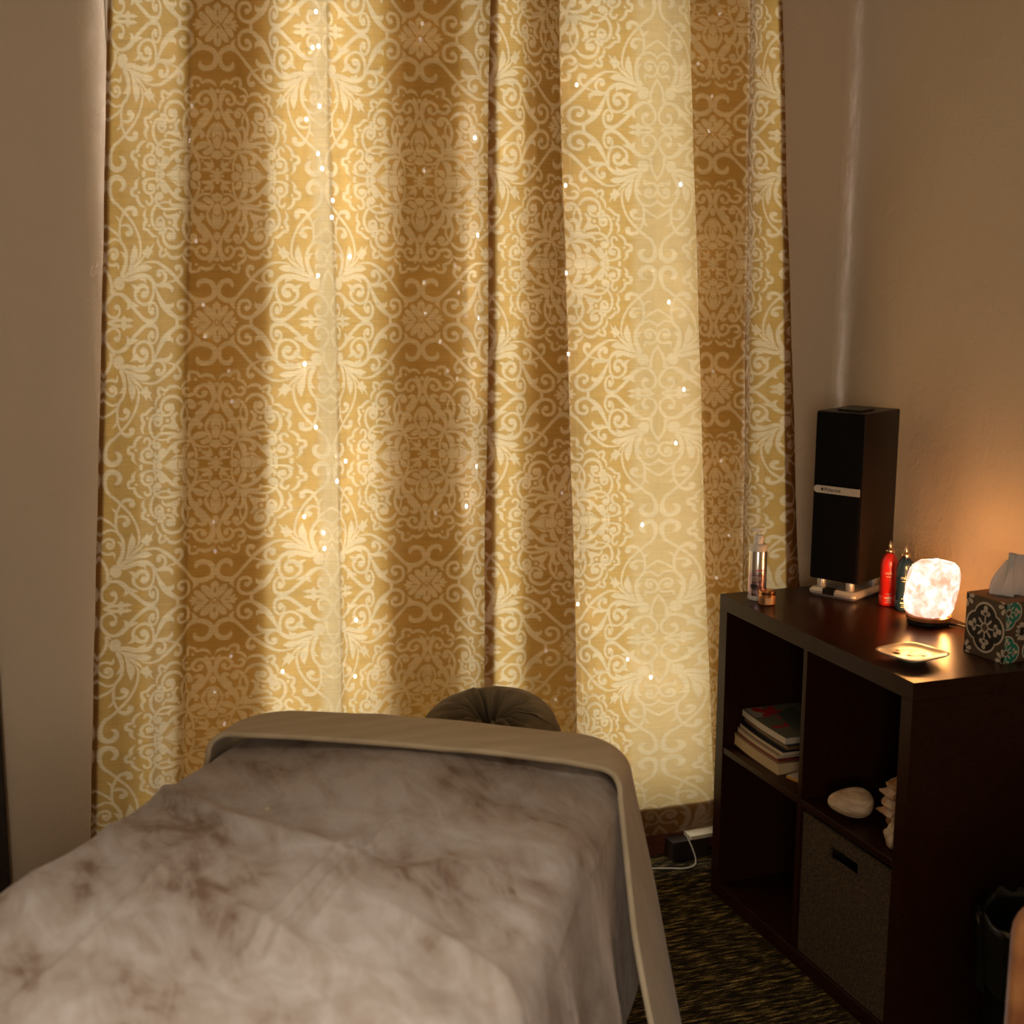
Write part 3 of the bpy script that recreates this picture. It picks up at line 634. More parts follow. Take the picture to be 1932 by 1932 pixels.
# turned-down band lies over the blanket's head edge
def bandedge(Q, T): return np.where(T < 0, T*(1+2.6*np.clip(Q-.36, 0, .6)), T)
o = solid(cloth('turned_down_band', -.62, .90, -.175, .02, 190, 40, TZ+.044, .007, M_sheet, sheet, 8, flare_r=(.16, .62), hw=.376, edge=bandedge), .009)
blanket = cloth('blanket', -.95, .74, -1.80, -.09, 300, 340, TZ+.018, .052, M_velvet, None, 21, flare_r=(.05, .37), hw=.366, creases=((.022, -.45, -1.0, .007), (.052, -.40, -.95, .009), (.080, -.48, -.9, .006), (-.17, -.5, -1.2, .006)))
solid(blanket, .006)
tag(blanket, 'crumpled taupe velvet blanket spread over the massage table', 'blanket')

M_leather = noisy('table_vinyl', (.08, .06, .045), (.11, .08, .06), 40, .5)
M_beech = noisy('beech_wood', (.35, .20, .09), (.45, .27, .13), 8, .45, (10, 10, 1))
mt = thing('massage_table', 'padded massage table standing under the sheet and velvet blanket', 'massage table', (0, 0, 0)); mt.matrix_world = MBED
b = MB(); b.loft([[(x, y, z) for x, y in rrect(-.345+i_, .345-i_, -1.86+i_, -.01-i_, .10, 6)] for z, i_ in ((.585, .012), (.60, .0), (.655, .0), (.68, .014))]); b.build('padded_top', M_leather, mt, smooth=False, auto=40)
b = MB(); b.bevbox(-.33, .33, -1.84, -.03, .53, .585, .02); b.build('frame', M_beech, mt)
for sx in (-1, 1):
    for yy in (-1.70, -.18):
        b = MB(); b.box(sx*.30-.022, sx*.30+.022, yy-.022, yy+.022, 0, .53); b.build('leg', M_beech, mt, bevel=.003)
# face cradle
fc = thing('face_cradle', 'olive covered face cradle cushion with gathered centre at the head of the table', 'face cradle', (0, 0, 0)); fc.matrix_world = MBED
nth, nr = 160, 40
th = np.linspace(0, 2*math.pi, nth+1); s = np.linspace(0, 1, nr)
prof_r = np.interp(s, [0, .12, .3, .5, .7, .85, 1], [.006, .020, .052, .088, .128, .142, .118]); prof_z = np.interp(s, [0, .12, .3, .5, .7, .85, 1], [-.010, .018, .044, .055, .036, -.004, -.05])
prof_r = smooth1(np.repeat(prof_r, 4), 3)[::4]; prof_z = smooth1(np.repeat(prof_z, 4), 3)[::4]
TH_, S_ = np.meshgrid(th, s, indexing='ij')
g = np.sin(TH_*13+2.0*np.sin(TH_*2+1))+.6*np.sin(TH_*21+1.3*np.sin(TH_*3)); g = g*np.exp(-((S_-.22)/.22)**2)
rr = prof_r[None, :]*(1+.0*g); zz = prof_z[None, :]+g*.018+(fbm(TH_*1.5, S_*4, 3, 4)-.5)*.008
Xc = rr*np.cos(TH_)*1.0; Yc_ = rr*np.sin(TH_)*1.02
zz = zz+.012*np.cos(TH_-1.6)*(rr/.14)
V = np.stack([Xc, Yc_, zz], -1)
tilt = math.radians(9)
Yt = V[..., 1]*math.cos(tilt)-V[..., 2]*math.sin(tilt); Zt = V[..., 1]*math.sin(tilt)+V[..., 2]*math.cos(tilt)
V[..., 1] = Yt; V[..., 2] = Zt
V += np.array([.060, .158, .643])
M_cradle = noisy('olive_cradle_cover', (.165, .125, .070), (.20, .155, .09), 9, .8, (1, 1, 1), .15, .003, sheen=.15)
grid_mesh('cushion_cover', V, M_cradle, fc, True, None, False)
b = MB(); b.tube([(-.06, -.03, .578), (-.06, .08, .580), (-.05, .14, .583)], .008, 8); b.build('support_rod', M_black, fc, smooth=True)
b = MB(); b.tube([(.10, -.03, .578), (.10, .08, .580), (.09, .14, .583)], .008, 8); b.build('support_rod', M_black, fc, smooth=True)
b = MB(); b.lathe([(.09, 0), (.10, .004), (.10, .012), (.09, .016)], (.06, .158, .583), 24); b.build('base_plate', M_black, fc)

# ------------------------------------------------------------------ cube shelf
X0, Y0, S, D = 1.605, 2.911, .77, .385
sh = thing('cube_shelf', 'low espresso cube shelf with four compartments against the right wall', 'shelf', (0, 0, 0))
t = .037
b = MB(); b.box(X0, X0+D, Y0-S, Y0, S-t, S); b.build('top_panel', M_dark, sh, bevel=.0012)
b = MB(); b.box(X0, X0+D, Y0-S, Y0, .0, t); b.build('bottom_panel', M_dark, sh, bevel=.0012)
b = MB(); b.box(X0, X0+D, Y0-t, Y0, t, S-t); b.build('side_panel', M_dark, sh, bevel=.0012)
b = MB(); b.box(X0, X0+D, Y0-S, Y0-S+t, t, S-t); b.build('side_panel', M_dark, sh, bevel=.0012)
ym = Y0-S/2
b = MB(); b.box(X0+.002, X0+D, ym-.008, ym+.008, t, S-t); b.build('divider', M_dark, sh, bevel=.0012)
b = MB(); b.box(X0+.002, X0+D, ym+.008, Y0-t, .377, .393); b.build('shelf_board', M_dark, sh, bevel=.0012)
b = MB(); b.box(X0+.002, X0+D, Y0-S+t, ym-.008, .377, .393); b.build('shelf_board', M_dark, sh, bevel=.0012)
b = MB(); b.box(X0+D-.006, X0+D, Y0-S+t, Y0-t, t, S-t); b.build('back_panel', M_dark, sh)

# fabric bin
M_bin = noisy('woven_bin', (.016, .009, .004), (.085, .050, .020), 110, .85, (1, 1.2, 2.2), .6, .004, detail=6)
fb = thing('storage_bin', 'brown woven fabric bin with slot handle in the lower compartment', 'bin', (0, 0, 0))
y0, y1, z0, z1 = Y0-S+t+.006, ym-.014, t+.001, .366
b = MB(); xa, xb = X0+.006, X0+.012; hy0, hy1, hz0, hz1 = 2.297, 2.402, .306, .334
for (ya, yb, za, zb) in ((y0, hy0, z0, z1), (hy1, y1, z0, z1), (hy0, hy1, z0, hz0), (hy0, hy1, hz1, z1)): b.box(xa, xb, ya, yb, za, zb)
b.build('front_panel', M_bin, fb)
b = MB(); b.box(xb, X0+.34, y0, y0+.004, z0, z1); b.box(xb, X0+.34, y1-.004, y1, z0, z1); b.box(X0+.336, X0+.34, y0+.004, y1-.004, z0, z1); b.box(xb, X0+.336, y0+.004, y1-.004, z0, z0+.004); b.build('body', M_bin, fb)
b = MB()
for (ya, yb, za, zb) in ((hy0-.006, hy1+.006, hz1, hz1+.005), (hy0-.006, hy1+.006, hz0-.005, hz0), (hy0-.006, hy0, hz0, hz1), (hy1, hy1+.006, hz0, hz1)): b.box(xa-.0015, xa, ya, yb, za, zb)
b.build('handle_trim', M_bin, fb)
b = MB(); b.box(xa-.001, xa, y0, y1, z1-.006, z1); b.build('rim_seam', M_bin, fb)

# ------------------------------------------------------------------ things on the shelf top
ZT = S
# speaker
fx = Vector((.059, -.11, 0)).normalized(); ang = math.atan2(fx.y, fx.x)
spk = thing('tower_speaker', 'tall black tower speaker with silver band on a silver base', 'speaker', (1.9085, 2.822, ZT), ang)
# local x along the front edge (left -> right seen from the camera), local -y faces the camera
b = MB(); b.bevbox(-.0635, .0635, -.088, .088, .0005, .021, .014, seg=4); b.build('base_plate', M_silver, spk, auto=35)
b = MB(); b.box(-.022, .008, -.0895, -.070, .0085, .0218); b.build('base_display', M_black, spk)
for px_, py_ in ((-.040, -.062), (.036, -.062), (-.040, .055), (.036, .055)):
    b = MB(); b.lathe([(.0095, 0), (.0105, .002), (.0105, .019), (.0095, .021)], (px_, py_, .0208), 18); b.build('standoff', M_silver, spk, auto=40)
b = MB(); b.bevbox(-.064, .064, -.078, .094, .0415, .446, .004); b.build('cabinet', M_gloss_black, spk, auto=40)
b = MB(); b.bevbox(-.0615, .0615, -.083, -.078, .044, .443, .003); b.build('grille', M_grille, spk)
b = MB()
pts = [(.0605, .252), (.0605, .2685+.0015), (-.050, .2685+.0015)] + [(-.050+.009*math.cos(a), .261+.009*math.sin(a)) for a in [math.radians(90+180*k/8) for k in range(1, 8)]] + [(-.050, .252)]
pts = [(x, z) for x, z in pts]
Mx = Matrix(((1, 0, 0, 0), (0, 0, -1, -.083), (0, 1, 0, 0), (0, 0, 0, 1)))
b.prism(pts, 0, .003, 0, Mx); band = b.build('silver_band', M_silver, spk)
b = MB(); b.bevbox(-.030, .034, -.045, .020, .446, .4505, .003); b.build('top_control_pad', M_black, spk)
def text_mesh(s, size):
    cu = bpy.data.curves.new('lettering', 'FONT'); cu.body = s; cu.size = size; cu.extrude = .0002; cu.resolution_u = 3
    o = bpy.data.objects.new('lettering', cu); col.objects.link(o); bpy.context.view_layer.update()
    me = bpy.data.meshes.new_from_object(o.evaluated_get(bpy.context.evaluated_depsgraph_get())); bpy.data.objects.remove(o); bpy.data.curves.remove(cu)
    return me
M_ink = mat('black_ink', (.012, .011, .010), .5)
me = text_mesh('Polaroid', .0125); me.materials.clear(); me.materials.append(M_ink)
me.transform(Mx @ Matrix.Translation((-.0305, .2572, .0033))); o = bpy.data.objects.new('lettering', me); col.objects.link(o); o.parent = band
b = MB(); b.prism([(-.0405, .2612), (-.0365, .2567), (-.0325, .2612), (-.0365, .2657)], .003, .0035, 0, Mx); b.build('logo_mark', M_ink, band)

# bottles
def bent_text(s, size, r, a0, z, m, parent):
    me = text_mesh(s, size); n = len(me.vertices); c = np.empty(n*3); me.vertices.foreach_get('co', c); c = c.reshape(-1, 3)
    wdt = c[:, 0].max(); aa = a0+(c[:, 0]-wdt/2)/r; rr_ = r+.00025+np.where(c[:, 2] > 0, .0002, 0)
    q = np.stack([rr_*np.cos(aa), rr_*np.sin(aa), z+c[:, 1]], -1); me.vertices.foreach_set('co', q.reshape(-1)); me.update()
    me.materials.clear(); me.materials.append(m); o = bpy.data.objects.new('lettering', me); col.objects.link(o); o.parent = parent; return o
def patch(r, a0, a1, z0, z1, m, parent, name='printed_band', n=10):
    b = MB(); rings = [[(r*math.cos(a), r*math.sin(a), z) for z in (z0, z1)] for a in np.linspace(a0, a1, n)]
    ro = [[((r+.0003)*math.cos(a), (r+.0003)*math.sin(a), z) for z in (z0, z1)] for a in np.linspace(a0, a1, n)]
    b.loft([[ro[i][0], ro[i][1], rings[i][1], rings[i][0]] for i in range(n)], 0, None, True)
    return b.build(name, m, parent)
M_cream_ink = mat('cream_ink', (.80, .66, .48), .5)
M_gold = mat('rose_gold', (.85, .62, .42), .22, metal=1.)
face_cam = lambda x, y: math.atan2(-y, -x)
def oil_bottle(label, loc, base, rough):
    t_ = thing('oil_bottle', label, 'bottle', loc)
    m = mat('bottle_'+('red' if base[0] > .2 else 'navy'), base, rough, spec=.6)
    prof = [(.0185, 0), (.0203, .0015), (.0205, .006), (.0205, .024), (.0199, .025), (.0199, .0255), (.0205, .0265), (.0205, .088), (.0200, .098), (.0185, .107), (.0155, .115), (.011, .121), (.0075, .1235), (.007, .127)]
    b = MB(); b.lathe(prof, (0, 0, 0), 36); b.build('body', m, t_, auto=60)
    b = MB(); b.lathe([(.006, .1255), (.0105, .1258), (.0113, .127), (.0113, .1315), (.0105, .1328), (.004, .1333)], (0, 0, 0), 24); b.build('collar', M_gold, t_, auto=50)
    b = MB(); b.lathe([(.003, .1325), (.0046, .136), (.0052, .1395), (.0042, .1455), (.0022, .151), (.0006, .1545), (0, .155)], (0, 0, 0), 18); b.build('pointed_cap', M_gold, t_, smooth=True)
    fa = face_cam(*loc[:2])
    bent_text('mis', .0115, .0205, fa-.05, .076, M_cream_ink, t_)
    patch(.0205, fa-.30, fa+.30, .0705, .0720, M_cream_ink, t_)
    bent_text('active', .0055, .0205, fa+.05, .0290, M_cream_ink, t_)
    patch(.0205, fa-.35, fa+.45, .0185, .0215, M_cream_ink, t_)
    patch(.0205, fa-.2, fa+.40, .0135, .0146, M_cream_ink, t_); patch(.0205, fa-.3, fa+.45, .0095, .0106, M_cream_ink, t_)
    return t_
oil_bottle('red oil bottle with pointed metal cap beside the tower speaker', (1.925, 2.686, ZT), (.62, .02, .015), .25)
oil_bottle('navy oil bottle with pointed metal cap beside the glowing salt lamp', (1.931, 2.633, ZT), (.008, .022, .045), .22)
pb_ = thing('pump_bottle', 'silver and lilac lotion bottle with white pump at the far shelf corner', 'bottle', (1.660, 2.833, ZT))
M_lilac = mat('metallic_lilac', (.66, .55, .60), .2, metal=.9)
m = M_lilac; nt = m.node_tree; v = coords(m); sp = N(m, 'ShaderNodeSeparateXYZ'); L(m, v, sp.inputs[0])
L(m, ramp(m, math_(m, 'MULTIPLY', sp.outputs[2], 8.0), [(.12, (.52, .36, .45)), (.5, (.60, .42, .50)), (.62, (.80, .76, .72))]), P(m).inputs['Base Color'])
M_white_b = mat('milky_plastic', (.74, .68, .60), .35)
b = MB(); b.lathe([(.0195, 0), (.0213, .002), (.0215, .012)], (0, 0, 0), 36); b.build('foot', M_white_b, pb_, auto=50)
b = MB(); b.lathe([(.0215, .012), (.0216, .013), (.0216, .118), (.0213, .119)], (0, 0, 0), 40); bd = b.build('body', M_lilac, pb_, auto=50)
b = MB(); b.lathe([(.0213, .119), (.0218, .121), (.0215, .130), (.0185, .1345), (.011, .136)], (0, 0, 0), 36); b.build('shoulder', M_white_b, pb_, auto=50)
b = MB(); b.lathe([(.0115, .136), (.0117, .137), (.0117, .152), (.0112, .153)], (0, 0, 0), 28); b.lathe([(.0095, .153), (.0095, .156), (.007, .157)], (0, 0, 0), 24); b.build('pump_collar', M_white, pb_, auto=40)
b = MB(); b.lathe([(.003, .157), (.003, .167)], (0, 0, 0), 12); b.build('pump_stem', M_white, pb_, smooth=True)
b = MB(); dirp = Vector((-.55, .84, 0)); pdx = Vector((-.94, .34, 0)).normalized()
b.tube([Vector((0, 0, .169))-pdx*.009, Vector((0, 0, .170)), Vector((0, 0, .169))+pdx*.010, Vector((0, 0, .166))+pdx*.017], [.004, .0045, .0035, .0024], 10); b.build('pump_nozzle', M_white, pb_, smooth=True)
fa = face_cam(1.66, 2.833); M_plum = mat('plum_ink', (.20, .12, .16), .5); M_redink = mat('red_ink', (.65, .03, .03), .5)
for (a_, b__, za, zb, mm) in ((-.75, .1, .031, .040, M_ink), (-.8, .35, .020, .0208, M_cream_ink), (-.8, .3, .024, .0247, M_cream_ink), (-.75, .35, .050, .0508, M_cream_ink), (-.75, .5, .054, .0548, M_cream_ink), (-.75, .4, .058, .0588, M_cream_ink), (-.2, .9, .0735, .0755, M_redink), (-.8, .6, .0168, .0173, M_ink), (-.8, .6, .0625, .063, M_ink)):
    patch(.0216, fa+a_, fa+b__, za, zb, mm, bd, 'printed_band')
# small jar
jar = thing('cream_jar', 'small copper lidded jar in front of the pump bottle', 'jar', (1.658, 2.783, ZT))
M_copper = mat('copper_lid', (.85, .42, .20), .25, metal=1.); M_amber = mat('amber_glass', (.45, .18, .06), .15, spec=.7)
b = MB(); b.lathe([(.016, 0), (.0195, .0015), (.0205, .005), (.0205, .020), (.019, .022)], (0, 0, 0), 32); b.build('glass', M_amber, jar, auto=40)
b = MB(); b.lathe([(.0195, .0215), (.0208, .022), (.0208, .025), (.0203, .0255), (.0203, .026), (.0206, .0265), (.0203, .033), (.018, .0343), (0, .0346)], (0, 0, 0), 36); b.build('lid', M_copper, jar, auto=35)
fa = face_cam(1.658, 2.783); patch(.0206, fa-.15, fa+.75, .004, .0185, mat('jar_label', (.70, .45, .25), .6), jar, 'label'); patch(.0206, fa-.75, fa-.28, .005, .0175, mat('jar_label_dark', (.22, .09, .03), .6), jar, 'label')

# salt lamp
lp = thing('salt_lamp', 'glowing pink salt crystal lamp on a dark wooden base', 'lamp', (1.908, 2.508, ZT))
M_salt = bpy.data.materials.new('glowing_salt'); M_salt.use_nodes = True; m = M_salt; p_ = P(m)
v = coords(m); n1 = noise(m, v, 26, 5, .6, .8); n2 = noise(m, v, 70, 3)
nn = math_(m, 'ADD', math_(m, 'MULTIPLY', n1, .75), math_(m, 'MULTIPLY', n2, .25))
L(m, ramp(m, nn, [(.40, (.0052, .0027, .0017)), (.47, (.0064, .0042, .0032)), (.55, (.0074, .0058, .0050)), (.60, (1.0, .40, .095))]), p_.inputs['Emission Color'])
p_.inputs['Emission Strength'].default_value = 175.0; p_.inputs['Base Color'].default_value = (.75, .5, .4, 1); p_.inputs['Roughness'].default_value = .5
L(m, bump(m, nn, .5, .006), p_.inputs['Normal'])
zs = np.linspace(0, 1, 46); ths = np.linspace(0, 2*math.pi, 73)
prof = np.interp(zs, [0, .04, .12, .3, .55, .75, .88, .96, 1], [.70, .86, .97, 1.02, .98, .93, .84, .62, .04])
ZZ, TT = np.meshgrid(zs, ths, indexing='ij')
rad = .0575*prof[:, None]*(1+.10*(fbm(np.cos(TT)*1.2+5, np.sin(TT)*1.2+ZZ*2.2+3, 3, 3)-.5)*2)
# flattened facets
for a_, d_, z_ in ((2.2, .050, .3), (3.9, .052, -.1), (5.3, .054, .15), (.8, .052, 0)):
    lim = (d_+z_*.02*(ZZ-.5))/np.maximum(np.cos(TT-a_), .15); rad = np.where(np.cos(TT-a_) > .5, np.minimum(rad, lim), rad)
lean = .010*ZZ**1.5
rad = rad*(1+.05*np.sin(TT*2+ZZ*3))
rad[:, -1] = rad[:, 0]
hz = .128*ZZ+.006*(fbm(TT*1.2, ZZ*4, 2, 8)-.5)*(ZZ > .8)*np.sin(TT*.5)
V = np.stack([rad*np.cos(TT)+lean*.9, rad*np.sin(TT)-lean*.7, .022+hz*.97], -1); grid_mesh('salt_crystal', V, M_salt, lp, True, None, True)
M_lbase = mat('lamp_base_wood', (.10, .03, .012), .45)
b = MB(); b.lathe([(.044, .0005), (.046, .003), (.046, .009), (.044, .011)], (0, 0, 0), 36); b.build('foot', M_black, lp, auto=40)
b = MB(); b.lathe([(.045, .011), (.049, .014), (.050, .021), (.046, .0235)], (0, 0, 0), 36); b.build('wooden_base', noisy('lamp_base_grain', (.30, .10, .03), (.40, .15, .05), 40, .5), lp, auto=40)
b = MB(); b.tube([(.03, -.034, .0045), (.045, -.055, .006), (.052, -.085, .0055), (.060, -.115, .005), (.066, -.15, .005), (.070, -.19, .004)], .0026, 8); b.build('cord', M_black, lp, smooth=True)

# tissue box
ax_ = Vector((-.10, .995, 0)).normalized()
tb = thing('tissue_box', 'cube tissue box printed with black and green tile flowers', 'tissue box', (1.852, 2.190, ZT), math.atan2(ax_.y, ax_.x)-math.pi/2)
TBW, TBH = .110, .126
M_tbrown = noisy('box_brown_print', (.060, .038, .022), (.082, .052, .03), 60, .5)
M_tcream = mat('box_cream_print', (.52, .44, .34), .5); M_tblack = mat('box_black_print', (.009, .008, .008), .5); M_tgreen = mat('box_green_print', (.01, .19, .13), .5); M_trust = mat('box_edge', (.22, .08, .02), .5)
b = MB(); b.box(0, TBW, 0, TBW, 0, TBH-.002); b.build('carton', M_tbrown, tb, bevel=.001)
b = MB()
for (xa_, xb_, ya, yb) in ((0, TBW, 0, .028), (0, TBW, TBW-.028, TBW), (0, .024, .028, TBW-.028), (TBW-.024, TBW, .028, TBW-.028)): b.box(xa_, xb_, ya, yb, TBH-.002, TBH)
b.build('carton_top', M_trust, tb)
def quat(cx, cy_, r, n=64):
    out = []
    for k in range(n):
        a = 2*math.pi*k/n; c = abs(math.cos(2*a)); out.append((cx+r*(.80+.20*c**.8)*math.cos(a), cy_+r*(.80+.20*c**.8)*math.sin(a)))
    return out
def petal(cx, cy_, a, l0, l1, wd, n=10):
    ca, sa = math.cos(a), math.sin(a); pts = []
    for k in range(2*n):
        t_ = math.pi*2*k/(2*n); x = (l0+l1)/2+(l1-l0)/2*math.cos(t_); y = wd/2*math.sin(t_)*(1.0+.25*math.cos(t_)); pts.append((cx+ca*x-sa*y, cy_+sa*x+ca*y))
    return pts
def clip(poly, x0, x1, y0, y1):
    for ax2, lim, sg in ((0, x0, 1), (0, x1, -1), (1, y0, 1), (1, y1, -1)):
        out = []
        for i in range(len(poly)):
            p, q = poly[i], poly[(i+1) % len(poly)]; ip, iq = (p[ax2]-lim)*sg >= 0, (q[ax2]-lim)*sg >= 0
            if ip: out.append(p)
            if ip != iq:
                t_ = (lim-p[ax2])/(q[ax2]-p[ax2]); out.append((p[0]+(q[0]-p[0])*t_, p[1]+(q[1]-p[1])*t_))
        poly = out
        if not poly: return poly
    return poly
def tile_print(M, W, H, centres, R_, fill, name):
    b = MB()
    def put(poly, lev, mi):
        poly = clip(poly, 0.0004, W-.0004, .0004, H-.0004)
        if len(poly) > 2: b.prism(poly, 0, .00018*lev, mi, M)
    for cx, cy_ in centres:
        put(quat(cx, cy_, R_), 1, 0); put(quat(cx, cy_, R_*.91), 2, fill)
        for k in range(4):
            a = k*math.pi/2
            put(petal(cx, cy_, a, R_*.16, R_*.45, R_*.07), 3, 0); put(petal(cx, cy_, a, R_*.62, R_*.86, R_*.20), 3, 0)
            for sgn in (-1, 1): put(petal(cx+R_*.50*math.cos(a), cy_+R_*.50*math.sin(a), a+sgn*1.25, 0, R_*.26, R_*.18), 3, 0); put(petal(cx+R_*.44*math.cos(a), cy_+R_*.44*math.sin(a), a+sgn*.55, 0, R_*.26, R_*.16), 3, 0)
            put(petal(cx+R_*.53*math.cos(a), cy_+R_*.53*math.sin(a), a, -R_*.06, R_*.06, R_*.11), 4, fill)
            put(petal(cx, cy_, a+math.pi/4, R_*.16, R_*.48, R_*.10), 3, 0)
        put(quat(cx, cy_, R_*.22, 20), 3, 0); put(quat(cx, cy_, R_*.15, 20), 4, 1)
        for sx in (-1, 1):
            for sy in (-1, 1):
                px_, py_ = cx+sx*R_*1.04, cy_+sy*R_*1.04
                for k in range(8): put(petal(px_, py_, k*math.pi/4+.2, R_*.13, R_*.42, R_*.16), 1, 0)
                put(quat(px_, py_, R_*.13, 16), 2, 2)
    return b.build(name, [M_tcream, M_tbrown, M_tblack, M_tgreen], tb)
# left face: plane x = 0, (along y, up z), outward -x
ML = Matrix(((0, 0, -1, 0), (-1, 0, 0, TBW), (0, 1, 0, 0), (0, 0, 0, 1)))
tile_print(ML, TBW, TBH, [(TBW*.5, TBH*.5)], .053, 2, 'printed_pattern')
MF = Matrix(((1, 0, 0, 0), (0, 0, -1, 0), (0, 1, 0, 0), (0, 0, 0, 1)))
tile_print(MF, TBW, TBH, [(.006, .105), (.006, .022), (.085, .105), (.085, .022)], .036, 3, 'printed_pattern')
M_tissue = bpy.data.materials.new('tissue_paper'); M_tissue.use_nodes = True; m = M_tissue
for n in list(m.node_tree.nodes): m.node_tree.nodes.remove(n)
o_ = N(m, 'ShaderNodeOutputMaterial'); D_ = N(m, 'ShaderNodeBsdfDiffuse'); T_ = N(m, 'ShaderNodeBsdfTranslucent'); mx = N(m, 'ShaderNodeMixShader'); mx.inputs[0].default_value = .35
D_.inputs[0].default_value = (.80, .78, .78, 1); T_.inputs[0].default_value = (.8, .74, .68, 1); L(m, D_.outputs[0], mx.inputs[1]); L(m, T_.outputs[0], mx.inputs[2]); L(m, mx.outputs[0], o_.inputs[0])
uu, vv = np.meshgrid(np.linspace(0, 1, 40), np.linspace(0, 1, 26))
wid = .040+.004*vv-.030*vv**2
ang_ = (uu-.5)*2
xx_ = ang_*wid+.010*np.sin(uu*19)*(.3+vv)*.5; yy_ = .012*np.sin(uu*11+vv*3)*(1-.4*vv)+.006*np.sin(uu*23+1)
zz_ = -.012+(.100-.018*np.abs(ang_)**1.5+.004*np.sin(uu*9))*vv
V = np.stack([TBW/2+.004+xx_*.75+.010*vv, TBW/2+yy_-xx_*.35, TBH+zz_], -1)
o = grid_mesh('tissue', V, M_tissue, tb); solid(o, .0006)

# trinket dish
dish = thing('trinket_dish', 'small rounded square floral dish near the front edge of the shelf top', 'dish', (1.702, 2.282, ZT), math.radians(12))
M_dish = noisy('dish_ceramic', (.62, .52, .38), (.68, .58, .44), 40, .25)
def sq(r, z, n=48, e=4.5):
    out = []
    for k in range(n):
        a = 2*math.pi*k/n; c, s_ = math.cos(a), math.sin(a); q = r/((abs(c)**e+abs(s_)**e)**(1/e)); out.append((q*c, q*s_, z))
    return out
b = MB(); b.loft([sq(.024, .0, e=3), sq(.025, .004, e=3), sq(.032, .0065, e=3.2), sq(.057, .0130), sq(.0600, .0160), sq(.0595, .0170), sq(.055, .0152), sq(.044, .0118), sq(.030, .0108, e=3.5), sq(.001, .0105)]); b.build('plate', M_dish, dish, smooth=True)
M_plumf = mat('plum_glaze', (.13, .035, .03), .3); M_orange = mat('orange_glaze', (.62, .25, .07), .3); M_olive = mat('olive_glaze', (.30, .25, .13), .3)
b = MB()
def dab(x, y, rx, ry, a, mi):
    rr_ = max(abs(x), abs(y)); z = .01075 if rr_ < .03 else .0108+(rr_-.03)*.075
    b.prism([(x+rx*math.cos(t_)*math.cos(a)-ry*math.sin(t_)*math.sin(a), y+rx*math.cos(t_)*math.sin(a)+ry*math.sin(t_)*math.cos(a)) for t_ in [2*math.pi*k/14 for k in range(14)]], z-.001, z+.00025, mi)
for q in ((.012, .030, .020, .0022, -.35, 0), (.030, .014, .014, .0020, -1.0, 0), (.020, .020, .006, .005, .3, 0), (.026, -.006, .005, .004, 0, 0), (.034, -.026, .011, .004, 1.0, 0), (-.004, .036, .006, .0035, .3, 0),
          (-.020, .022, .010, .007, .4, 1), (-.024, .020, .005, .010, .4, 1), (-.014, -.004, .009, .005, .9, 1), (-.012, -.006, .004, .009, .9, 1), (.006, -.022, .009, .005, .2, 1), (.008, -.020, .004, .009, .2, 1), (-.030, -.022, .007, .005, .2, 1), (.022, -.018, .005, .003, .6, 1), (.004, .008, .006, .003, .2, 1)): dab(*q)
b.build('painted_flowers', [M_plumf, M_orange], dish)

# ------------------------------------------------------------------ books in the upper compartment
BZ = .3935
M_page = noisy('book_pages', (.46, .35, .22), (.56, .44, .29), 30, .8, (1, 1, 60))
M_page2 = noisy('aged_pages', (.44, .31, .16), (.54, .40, .22), 30, .8, (1, 1, 60))
def slab(x0_, x1_, ya, yb, z0f, z1f, n=16, mi=0, b=None):
    b = b or MB(); rings = []
    for k in range(n+1):
        y = ya+(yb-ya)*k/n; rings.append([(x0_, y, z0f(y)), (x1_, y, z0f(y)), (x1_, y, z1f(y)), (x0_, y, z1f(y))])
    return b.loft(rings, mi)
def book(label, x0_, x1_, ya, yb, zb, th, m_cov, m_pg, curl=0., over=.003, rz=0., cov=.0012):
    cx, cy_ = (x0_+x1_)/2, (ya+yb)/2
    t_ = thing('book', label, 'book', (cx, cy_, zb), rz, 'books stacked in the upper compartment')
    xa_, xb_, y0_, y1_ = x0_-cx, x1_-cx, ya-cy_, yb-cy_
    f0 = lambda y: curl*max(0, (y-y0_)/(y1_-y0_)-.35)**2
    slab(xa_, xb_, y0_, y1_, f0, lambda y: f0(y)+cov).build('cover', m_cov, t_)
    slab(xa_+over, xb_-.001, y0_+over, y1_-over, lambda y: f0(y)+cov, lambda y: f0(y)+th-cov).build('pages', m_pg, t_)
    slab(xa_, xb_, y0_, y1_, lambda y: f0(y)+th-cov, lambda y: f0(y)+th).build('cover', m_cov, t_)
    b = MB(); b.box(xb_-.001, xb_, y0_, y1_, 0, th); b.build('spine', m_cov, t_)
    return t_
C = lambda n, c: noisy(n, tuple(x*.9 for x in c), c, 20, .5)
yN = 2.660
book('thick paperback with yellowed pages, bottom of the stack', 1.632, 1.80, yN, 2.868, BZ, .028, C('cover_tan', (.30, .19, .09)), M_page2, .018, .0015)
book('thin dark red covered magazine above the bottom paperback', 1.640, 1.80, yN+.012, 2.862, BZ+.0285, .003, C('cover_red', (.22, .012, .012)), M_page, .018)
book('curled pale magazine, third from the bottom of the stack', 1.640, 1.82, yN+.020, 2.866, BZ+.032, .0095, C('cover_cream', (.40, .30, .20)), M_page, .018, .001)
book('curled pale booklet with dark cover, fourth in the stack', 1.647, 1.82, yN+.006, 2.866, BZ+.042, .010, C('cover_dark', (.02, .015, .015)), M_page, .018, .0)
book('slim black notebook under the top two books', 1.655, 1.84, yN+.004, 2.864, BZ+.0525, .0065, C('cover_black', (.012, .010, .010)), C('pages_dark', (.02, .015, .012)), .018)
